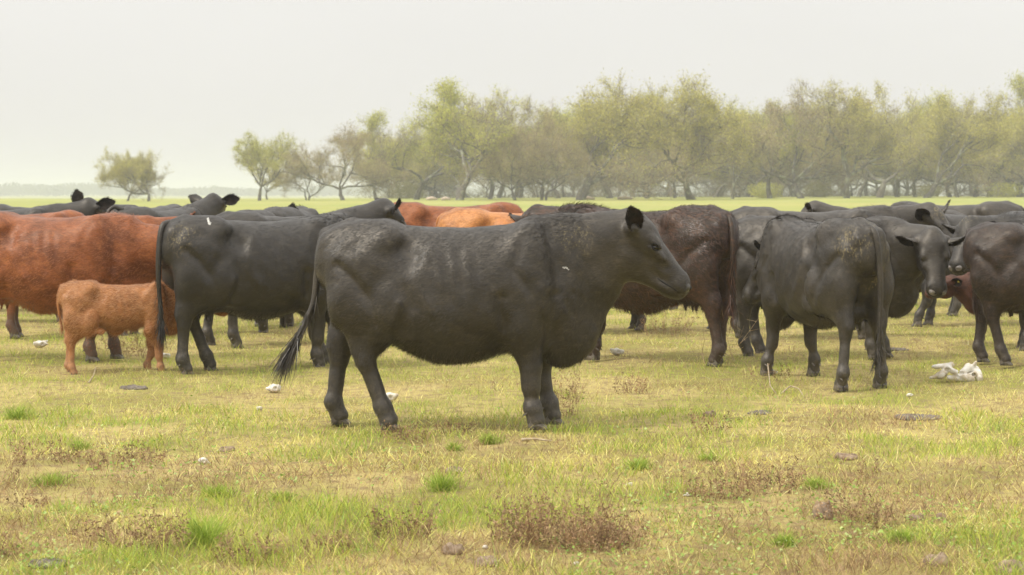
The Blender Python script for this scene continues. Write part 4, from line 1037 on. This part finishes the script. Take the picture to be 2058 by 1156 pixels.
build_cow('black_cow', 'black cow of which only a low rump shows left of the tagged rear view cow', at(292, 28), 60, kind='charcoal', res=.034, nh=0, seed=11, skull=(1.15, 0, .8))
build_cow('black_cow', 'black cow with one ear standing up above the back of the second black cow', at(524, 21.6), 85, kind='charcoal', res=.026, nh=5250, seed=12, sc=1.0,
          skull=(1.12, .02, 1.13), hpitch=-15, ear_dir=[(.0, -.3, 1.), (0, .9, -.2)], feet=(.52, .60, -.55, -.7))
build_cow('black_cow', 'black cow whose round rump shows right of the single upright ear', at(580, 22.6), 84, kind='charcoal', res=.028, nh=3750, seed=13, sc=1.0, skull=(1.15, 0, .8))
# orange cattle in the middle
build_cow('red_cow', 'orange red bull with a high crest, furthest of the red cattle in the middle', at(905, 24.2), 6, cat='bull', kind='red', res=.026, nh=7500, seed=14, sc=1.045,
          skull=(1.1, 0, .85), hpitch=-60, shag=1.2)
build_cow('red_cow', 'light orange cow with a bony hip, in front of the red bull in the middle', at(1036, 21.0), -4, kind='orange', res=.026, nh=7500, seed=15, sc=1.0, skull=(1.1, 0, .7), hpitch=-60)
# dark brown cow behind the main cow's head
build_cow('brown_cow', 'shaggy dark brown cow behind the head of the large black cow, rump to the right', at(1300, 17.45), 146, kind='brown', grv=.65, res=.018, nh=30000, seed=16, sc=1.04, shag=1.9,
          skull=(1.16, -.05, 1.13), hyaw=-15, hpitch=-32, hscale=1.1, feet=(.60, .42, -.60, -.74), belly=.02, spots=[],
          tail=[(-.755, 0, 1.235), (-.82, .05, 1.18), (-.86, .09, 1.0), (-.86, .10, .7), (-.85, .10, .42)], switch_n=300, switch_L=.2)
build_cow('black_cow', 'black cow hidden behind the shaggy brown one, only its dark legs showing under it', at(1338, 21.4), 180, kind='charcoal', res=.028, nh=0, seed=17, sc=.88, skull=(1.15, 0, .7), hpitch=-60, feet=(.36, .30, -.6, -.66))
build_cow('calf', 'orange calf far behind the shaggy brown cow, only its legs showing', at(1405, 25.2), 172, cat='calf', kind='orange', res=.028, nh=0, seed=18, sc=.55, calf=True, udder=False, skull=(1.1, 0, 1.0), group='calves of the herd')
# rear view cow
build_cow('black_cow', 'black cow seen from behind with a long hanging tail and dung flecked rump', at(1652, 15.65), 109, kind='black', res=.0145, nh=31500, seed=19, legw=1.0, sc=.985,
          skull=(.99, -.06, .955), hyaw=50, hpitch=-52, hscale=1.06, feet=(.50, .58, -.60, -.68), ear_lift=(10, 35), ear_back=(10, 0), stance=.045, fat=.83,
          spots=[((-.70, .10, 1.10), (.14, .12, .13), 1.0), ((-.72, -.05, 1.0), (.10, .07, .30), 1.0), ((-.68, -.16, 1.12), (.1, .08, .14), .8)],
          tail=[(-.75, 0, 1.245), (-.82, -.02, 1.19), (-.85, -.04, .95), (-.845, -.05, .65), (-.84, -.04, .38), (-.83, -.02, .22)], switch_n=300, switch_L=.16, nose=M_NOSE)
# cow looking at the camera
build_cow('black_cow', 'black cow looking straight at the camera from behind the rear view cow', at(1640, 18.0), -10, kind='black', res=.0155, nh=25500, seed=20, sc=.97,
          skull=(1.045, -.34, 1.03), hyaw=-78, hpitch=-58, hscale=1.16, feet=(.50, .62, -.64, -.54), nose=M_NOSEL, detail=True, shag=1.3, ear_lift=(6, 10))
build_cow('black_cow', 'black cow with a tan flecked forehead behind the cow looking at the camera', at(1620, 20.3), 2, kind='black', res=.0175, nh=13500, seed=21, sc=1.02,
          skull=(1.24, -.06, 1.16), hyaw=-38, hpitch=-42, hscale=1.18, spots=[((1.30, -.12, 1.22), (.10, .10, .10), 1.0)], nose=M_NOSEL, ear_lift=(12, 50))
build_cow('black_cow', 'curly faced black cow just left of the brown rump at the right edge', at(2176, 18.9), 184, kind='charcoal', res=.0175, nh=19500, seed=22, sc=.98, shag=1.8,
          skull=(1.13, .05, 1.11), hyaw=42, hpitch=-46, hscale=1.06, spots=[((1.14, .02, 1.22), (.09, .09, .09), 1.0)], nose=M_NOSEL, ear_lift=(5, 20))
build_cow('black_cow', 'mostly hidden black cow, a dark strip above the brown cow at the right', at(1972, 22.2), 180, kind='charcoal', res=.026, nh=5250, seed=23, sc=.97,
          skull=(1.15, .0, .66), hpitch=-60, feet=(.55, .74, -.64, -.66))
build_cow('brown_cow', 'dark brown cow cut off by the right edge, rump to the left', at(2122, 17.0), -20, kind='seal', grv=.7, res=.0155, nh=25500, seed=24, sc=.925, shag=1.6, skull=(1.15, 0, .9), feet=(.52, .6, -.46, -.70),
          tail=[(-.755, 0, 1.235), (-.80, .07, 1.18), (-.80, .12, 1.0), (-.76, .13, .8), (-.73, .12, .6)])
build_cow('calf', 'dark red calf with a yellow ear tag, under the curly faced cow', at(2038, 19.4), 180, cat='calf', kind='calfbrown', res=.0155, nh=12000, seed=25, sc=.56, calf=True, udder=False,
          skull=(1.15, .05, 1.06), hpitch=-15, hyaw=15, hscale=1.15, tags=[(1, TAG_Y)], group='calves of the herd', shag=1.3)
build_cow('black_cow', 'far black cow facing left behind the row, its head raised above the backs', at(1812, 24.0), 168, kind='black', res=.026, nh=6750, seed=26, sc=.96, skull=(1.12, .0, 1.25), hpitch=-35, ear_lift=(15, 25), ear_back=(0, 0))
build_cow('black_cow', 'far black cow with its rump to the right, rightmost of the far cattle', at(1922, 26.0), 163, kind='black', res=.026, nh=6750, seed=27, sc=1.05, skull=(1.1, 0, .8), hpitch=-55)

# ------------------------------------------------------------------ things lying in the grass
M_BONE = plain('bone', (.74, .72, .66), .7, .3, (.46, .38, .26), 14)
M_DUNG = plain('dry_dung', (.12, .10, .08), .95, .1, (.22, .19, .155), 25)
M_CLOD = plain('soil_clod', (.20, .145, .10), .95, .1, (.34, .26, .18), 25)
M_HORN = plain('stick_wood', (.32, .24, .15), .8, .2, (.48, .40, .28), 30)
def sdf_obj(name, prims, lo, hi, res, mat, loc, rz, label, cat, group=None, rough=.004, seed=0):
    f = Field(lo, hi, res)
    for p in prims:
        if p[0] == 'e': f.ell(p[1], p[2], None, p[3], len(p) > 4)
        else: f.cap(p[1], p[2], p[3], p[4], p[5], sub=len(p) > 6)
    X, Y, Z = (a for a in f.box(f.lo, f.lo + f.n * f.h)[1:])
    f.F += (rough * (np.sin(X * 97 + seed) * np.sin(Y * 83 + 1) + .6 * np.sin(Z * 120 + X * 60) * np.sin(Y * 151 + seed))).astype(np.float32)
    V, Q = f.mesh(); o = obj(name, mesh_np(name, V, Q, mat), loc=loc); o.rotation_euler = (0, 0, rz)
    return tag(o, label, cat, group)
def place(pxx, py): D = dist(py); return (px(pxx, D), D, float(gz(px(pxx, D), D)))
# weathered pelvis bone
x, y, z = place(1925, 768)
sdf_obj('pelvis_bone', [('c', (-.17, .02, .115), (-.05, .05, .125), (0.0174, 0.0438), (0.0174, 0.0500), .015), ('c', (-.15, -.02, .05), (-.06, .0, .13), (0.0290, 0.0375), (0.0174, 0.0375), .015), ('c', (-.22, 0, .03), (-.12, -.01, .06), (0.0116, 0.0150), (0.0261, 0.0225), .015),
        ('c', (-.08, -.03, .10), (.03, -.05, .03), (0.0203, 0.0375), (0.0290, 0.0375), .012), ('c', (-.09, -.04, .035), (.09, -.07, .02), (0.0174, 0.0200), (0.0290, 0.0225), .012), ('c', (.01, -.03, .05), (.08, .0, .10), (0.0261, 0.0250), (0.0319, 0.0375), .012),
        ('c', (.08, .0, .10), (.15, .03, .07), (0.0435, 0.0250), (0.0493, 0.0375), .012), ('c', (.13, .0, .12), (.145, -.01, .15), (0.0174, 0.0125), (0.0116, 0.0100), .01), ('c', (.15, .0, .07), (.16, -.04, .02), (0.0435, 0.0250), (0.0319, 0.0375), .012), ('c', (.02, -.06, .03), (.12, -.05, .06), (0.0203, 0.0150), (0.0232, 0.0175), .01),
        ('e', (.00, -.05, .068), (.032, .04, .014), .01, 1), ('e', (.105, -.05, .055), (.020, .03, .014), .01, 1), ('e', (-.105, -.05, .095), (.020, .03, .018), .01, 1)],
        (-.25, -.13, -.01), (.22, .12, .18), .0045, M_BONE, (x, y, z + .002), .15, 'large white weathered bone with hollows, in front of the brown cow at the right', 'bone', 'bones scattered in the pasture', .0018, 3)
BONES = [(80, 700, 30, 'white bone fragment left of the calf, behind the big red cow'), (331, 716, 24, 'white bone lump at the front hooves of the calf'), (552, 790, 34, 'flat white bone left of the hind legs of the large black cow'),
         (780, 806, 40, 'white bone splinters between the legs of the large black cow'), (408, 928, 28, 'white skull like bone alone in the left foreground'), (1240, 714, 30, 'white bone splinters behind the brisket of the large black cow'),
         (1552, 756, 22, 'round white bone left of the rear view cow'), (1828, 800, 16, 'small white bone between the long dung pat and the large bone'), (1265, 976, 16, 'tiny white bone chip in the right centre foreground'),
         (1380, 996, 16, 'tiny white bone chip right of the other chip'), (1158, 1128, 15, 'white bone chip at the very bottom of the view'), (975, 1098, 14, 'pale bone chip right of the two foreground clods'), (522, 826, 16, 'small pale bone left of the rearmost hoof of the large cow')]
for k, (bx, by, w, lab) in enumerate(BONES):
    p = place(bx, by); s = w * p[1] / FPX; rr = random.Random(bx); q = s / 2
    pr = [('e', (0, 0, q * .5), (q * .75, q * .5, q * .5), q * .3)]
    for _ in range(3):
        a = (rr.uniform(-q, q) * .8, rr.uniform(-q, q) * .4, q * rr.uniform(.2, .7)); b = (rr.uniform(-q, q), rr.uniform(-q, q) * .5, q * rr.uniform(.1, .9)); pr.append(('c', a, b, (q * .22, q * .18), (q * .16, q * .14), q * .25))
    pr.append(('e', (q * .25, -q * .45, q * .55), (q * .25, q * .25, q * .2), q * .15, 1))
    sdf_obj('bone', pr, (-q * 1.6, -q * 1.2, -q * .3), (q * 1.6, q * 1.2, q * 1.5), q / 11, M_BONE, p, rr.uniform(-.4, .4), lab, 'bone', 'bones scattered in the pasture', q * .05, k)
def pat(pxx, py, w, h, mat, name, label, cat, group, seed, flat=True):
    p = place(pxx, py); s = w * p[1] / FPX / 2; hh = h * p[1] / FPX * (.55 if flat else .85); rr = random.Random(seed); pr = [('e', (0, 0, hh * .15), (s * .86, s * (.75 if flat else .8), hh * .72), .02)]
    for _ in range(6):
        a = rr.uniform(0, 6.28); q = rr.uniform(.3, .8) * s; pr.append(('e', (math.cos(a) * q, math.sin(a) * q * .7, hh * rr.uniform(.05, .5)), (s * rr.uniform(.2, .38), s * rr.uniform(.2, .35), hh * rr.uniform(.35, .7)), .015))
    for _ in range(3):
        a = rr.uniform(0, 6.28); pr.append(('c', (math.cos(a) * s * .3, math.sin(a) * s * .3, hh), (math.cos(a) * s, math.sin(a) * s * .7, hh * .6), (hh * .12, .006), (hh * .12, .006), .008, 1))
    sdf_obj(name, pr, (-s * 1.35, -s * 1.3, -.02), (s * 1.35, s * 1.3, hh * 1.6 + .02), max(s / 26, .004), mat, p, rr.uniform(-.3, .3), label, cat, group, .0035, seed)
for a in [(1527, 830, 58, 13, 1, 'cracked grey dung pat left of the rear view cow hooves'), (1846, 846, 104, 15, 2, 'long grey dung pat in front of the rear view cow, at the right'), (268, 782, 62, 12, 3, 'dark dung pat in front of the calf'),
          (95, 1150, 90, 22, 4, 'dung pat at the bottom left corner'), (1800, 705, 60, 8, 9, 'thin dung pat behind the rear view cow')]:
    pat(a[0], a[1], a[2], a[3], M_DUNG, 'dung_pat', a[5], 'dung pat', 'dry dung pats', a[4])
for a in [(1655, 1040, 46, 42, 11, 'round brown clod standing up in the right foreground'), (908, 1112, 50, 24, 12, 'pale brown clod, left of the two at the bottom centre'), (975, 1132, 52, 22, 13, 'brown clod, right of the two at the bottom centre'),
          (1880, 1140, 60, 26, 14, 'brown clod at the bottom right'), (2035, 1156, 90, 34, 15, 'dark clod cut off at the bottom right corner'), (915, 955, 50, 16, 16, 'low brown clod below the forelegs of the large cow'),
          (1700, 920, 44, 13, 17, 'flat brown clod in the right middle of the grass'), (1893, 1050, 26, 16, 18, 'small brown clod right of the round clod'), (455, 903, 36, 13, 19, 'small brown clod above the white skull like bone'),
          (1425, 838, 30, 14, 20, 'small brown clod right of the forelegs of the large cow'), (1840, 1046, 30, 14, 21, 'small brown clod halfway to the right edge of the foreground')]:
    pat(a[0], a[1], a[2], a[3], M_CLOD, 'soil_clod', a[5], 'clod of earth', 'clods of earth', a[4], False)
def stick(pts, r0, label, name='stick', cat='stick', mat=M_HORN):
    P = []
    for (a, b, h) in pts: D = dist(b); P.append((px(a, D), D, float(gz(px(a, D), D)) + h))
    P = np.array(P); o = P.mean(0); n = len(P); t = np.linspace(0, n - 1, n * 3); Q = np.stack([np.interp(t, range(n), P[:, i]) for i in range(3)], 1)
    V, F = tube(Q - o, np.linspace(r0, r0 * .45, len(Q)), 7); tag(obj(name, mesh_np(name, V, F, mat), loc=o), label, cat)
stick([(1048, 892, .012), (1075, 892, .016), (1108, 894, .012)], .010, 'pale stick lying below the forelegs of the large black cow')
stick([(178, 772, .008), (188, 764, .03), (193, 752, .07)], .006, 'curved pale stick in front of the calf')
stick([(1570, 793, .01), (1588, 786, .055), (1606, 789, .04), (1616, 800, .01)], .007, 'arched pale stick left of the hooves of the rear view cow')
stick([(1543, 765, .14), (1548, 782, .05), (1560, 792, .01)], .006, 'short dark twig leaning left of the arched stick')
# fresh tufts
for a in [(985, 893, 70, 26, 'bright green tuft below the forelegs of the large cow'), (438, 1002, 78, 30, 'bright green tuft in the left foreground, left of the smaller one'), (563, 1006, 62, 26, 'bright green tuft in the left foreground, right of the larger one'),
          (1640, 982, 76, 28, 'bright green tuft above the round clod'), (1808, 1094, 84, 34, 'bright green tuft at the lower right'), (36, 838, 76, 34, 'dull green tuft at the left edge, below the big red cow'),
          (1283, 945, 60, 30, 'pale green tuft right of the foreground centre'), (915, 905, 34, 24, 'small leafy green tuft left of the bright one'), (100, 972, 90, 30, 'yellow green tuft near the left edge of the foreground'), (400, 1100, 110, 70, 'loose tall green tuft at the bottom left centre'),
          (165, 905, 60, 24, 'green tuft among the brown weeds at the left'), (1425, 925, 60, 20, 'low green tuft right of the foreground centre, near the brown weeds'), (890, 990, 80, 44, 'yellow green tuft left of the big dead weed'), (1570, 1100, 60, 30, 'small green tuft at the bottom right of centre')]:
    tuft(*a)
# dead weeds
for a in [(1135, 1082, 190, 120, 'largest dead brown weed, in the middle of the foreground', 190, 9), (1215, 1095, 140, 70, 'low dead weed against the right side of the largest one', 110, 9), (1040, 1085, 90, 80, 'thin dead weed against the left side of the largest one', 50, 8), (808, 1078, 100, 78, 'dead brown weed left of the largest one', 60, 8),
          (300, 1110, 130, 84, 'brown dead weed at the bottom left', 80, 8), (190, 1090, 60, 70, 'thin dead weed at the bottom left, left of the broader one', 26, 8), (12, 965, 40, 96, 'tall dead weed at the left edge', 14, 8), (8, 1125, 40, 80, 'dead weed in the bottom left corner', 16, 8),
          (1140, 832, 50, 92, 'withered brown weed right of the forelegs of the large cow', 30, 12), (1430, 872, 60, 60, 'withered weed between the large cow and the rear view cow', 26, 10), (1545, 985, 110, 70, 'brown dead weed left of the round clod', 60, 8), (1440, 1000, 110, 80, 'brown dead weed in the right centre foreground', 60, 8),
          (1730, 1050, 130, 74, 'brown dead weed right of the round clod', 70, 8), (1740, 955, 30, 52, 'small dark dead weed above the one right of the round clod', 10, 8), (225, 930, 190, 40, 'low brown dead weed at the left, in the brown soil patch', 80, 8), (80, 930, 100, 46, 'low brown dead weed near the left edge', 40, 8),
          (820, 880, 120, 36, 'brown dead weed at the hind hooves of the large black cow', 60, 8), (910, 870, 70, 30, 'small brown dead weed right of the hind hooves of the large cow', 30, 8), (240, 708, 80, 54, 'dark dead weed behind the legs of the calf', 50, 9), (290, 712, 70, 60, 'dark dead weed behind the forelegs of the calf', 40, 9),
          (1335, 672, 90, 50, 'grey brown bush of dead weed under the belly of the shaggy brown cow', 60, 10), (1372, 668, 20, 62, 'tall thin dead stalk right of the grey brown weed', 5, 9), (440, 690, 30, 46, 'thin dead stalks behind the legs of the second black cow', 6, 8), (1268, 790, 60, 44, 'dead weed left of the hooves of the shaggy brown cow', 30, 8), (1565, 760, 120, 30, 'low dead weed left of the rear view cow', 30, 8), (60, 1010, 70, 30, 'small brown dead weed under the left edge tuft', 20, 8), (1640, 900, 40, 40, 'thin dead weed in the right middle of the grass', 10, 7), (505, 1120, 120, 60, 'dead brown weed at the bottom, left of centre', 50, 8), (660, 1110, 80, 50, 'dead weed at the bottom centre left', 30, 8)]:
    weed(*a[:5], stems=a[5], twigs=a[6])
PALE = np.array([(.40, .29, .17), (.46, .34, .2), (.34, .25, .15)])
weed(1437, 738, 60, 120, 'tall pale bare stalks in front of the hooves of the shaggy brown cow', 7, 6, .006, col=PALE, seedy=.1)
weed(1478, 730, 40, 120, 'tallest pale forked stalk between the brown cow and the rear view cow', 4, 6, .006, col=PALE, seedy=.1)

for k, (bx, D, w, lab) in enumerate([(868, 216, 22, 'pale log lying at the foot of the wood above the red cattle, left one'), (896, 214, 18, 'pale log lying at the foot of the wood just left of the big green tree'), (1182, 222, 26, 'pale log right of the lichen boughed tree'), (1256, 224, 30, 'pale fallen branch below the tree with darker sprigs')]):
    xx, zz = px(bx, D), 0; g0 = float(gz(xx, D)); L_ = w * D / FPX
    V, F = tube([(-L_ / 2, 0, .10), (0, .1, .22), (L_ / 2, -.1, .12)], [.16, .2, .1], 8); tag(obj('fallen_log', mesh_np('fallen_log', V, F, plain('log_wood', (.50, .40, .32), .9, .1)), loc=(xx, D, g0)), lab, 'log', 'pale logs at the foot of the wood')
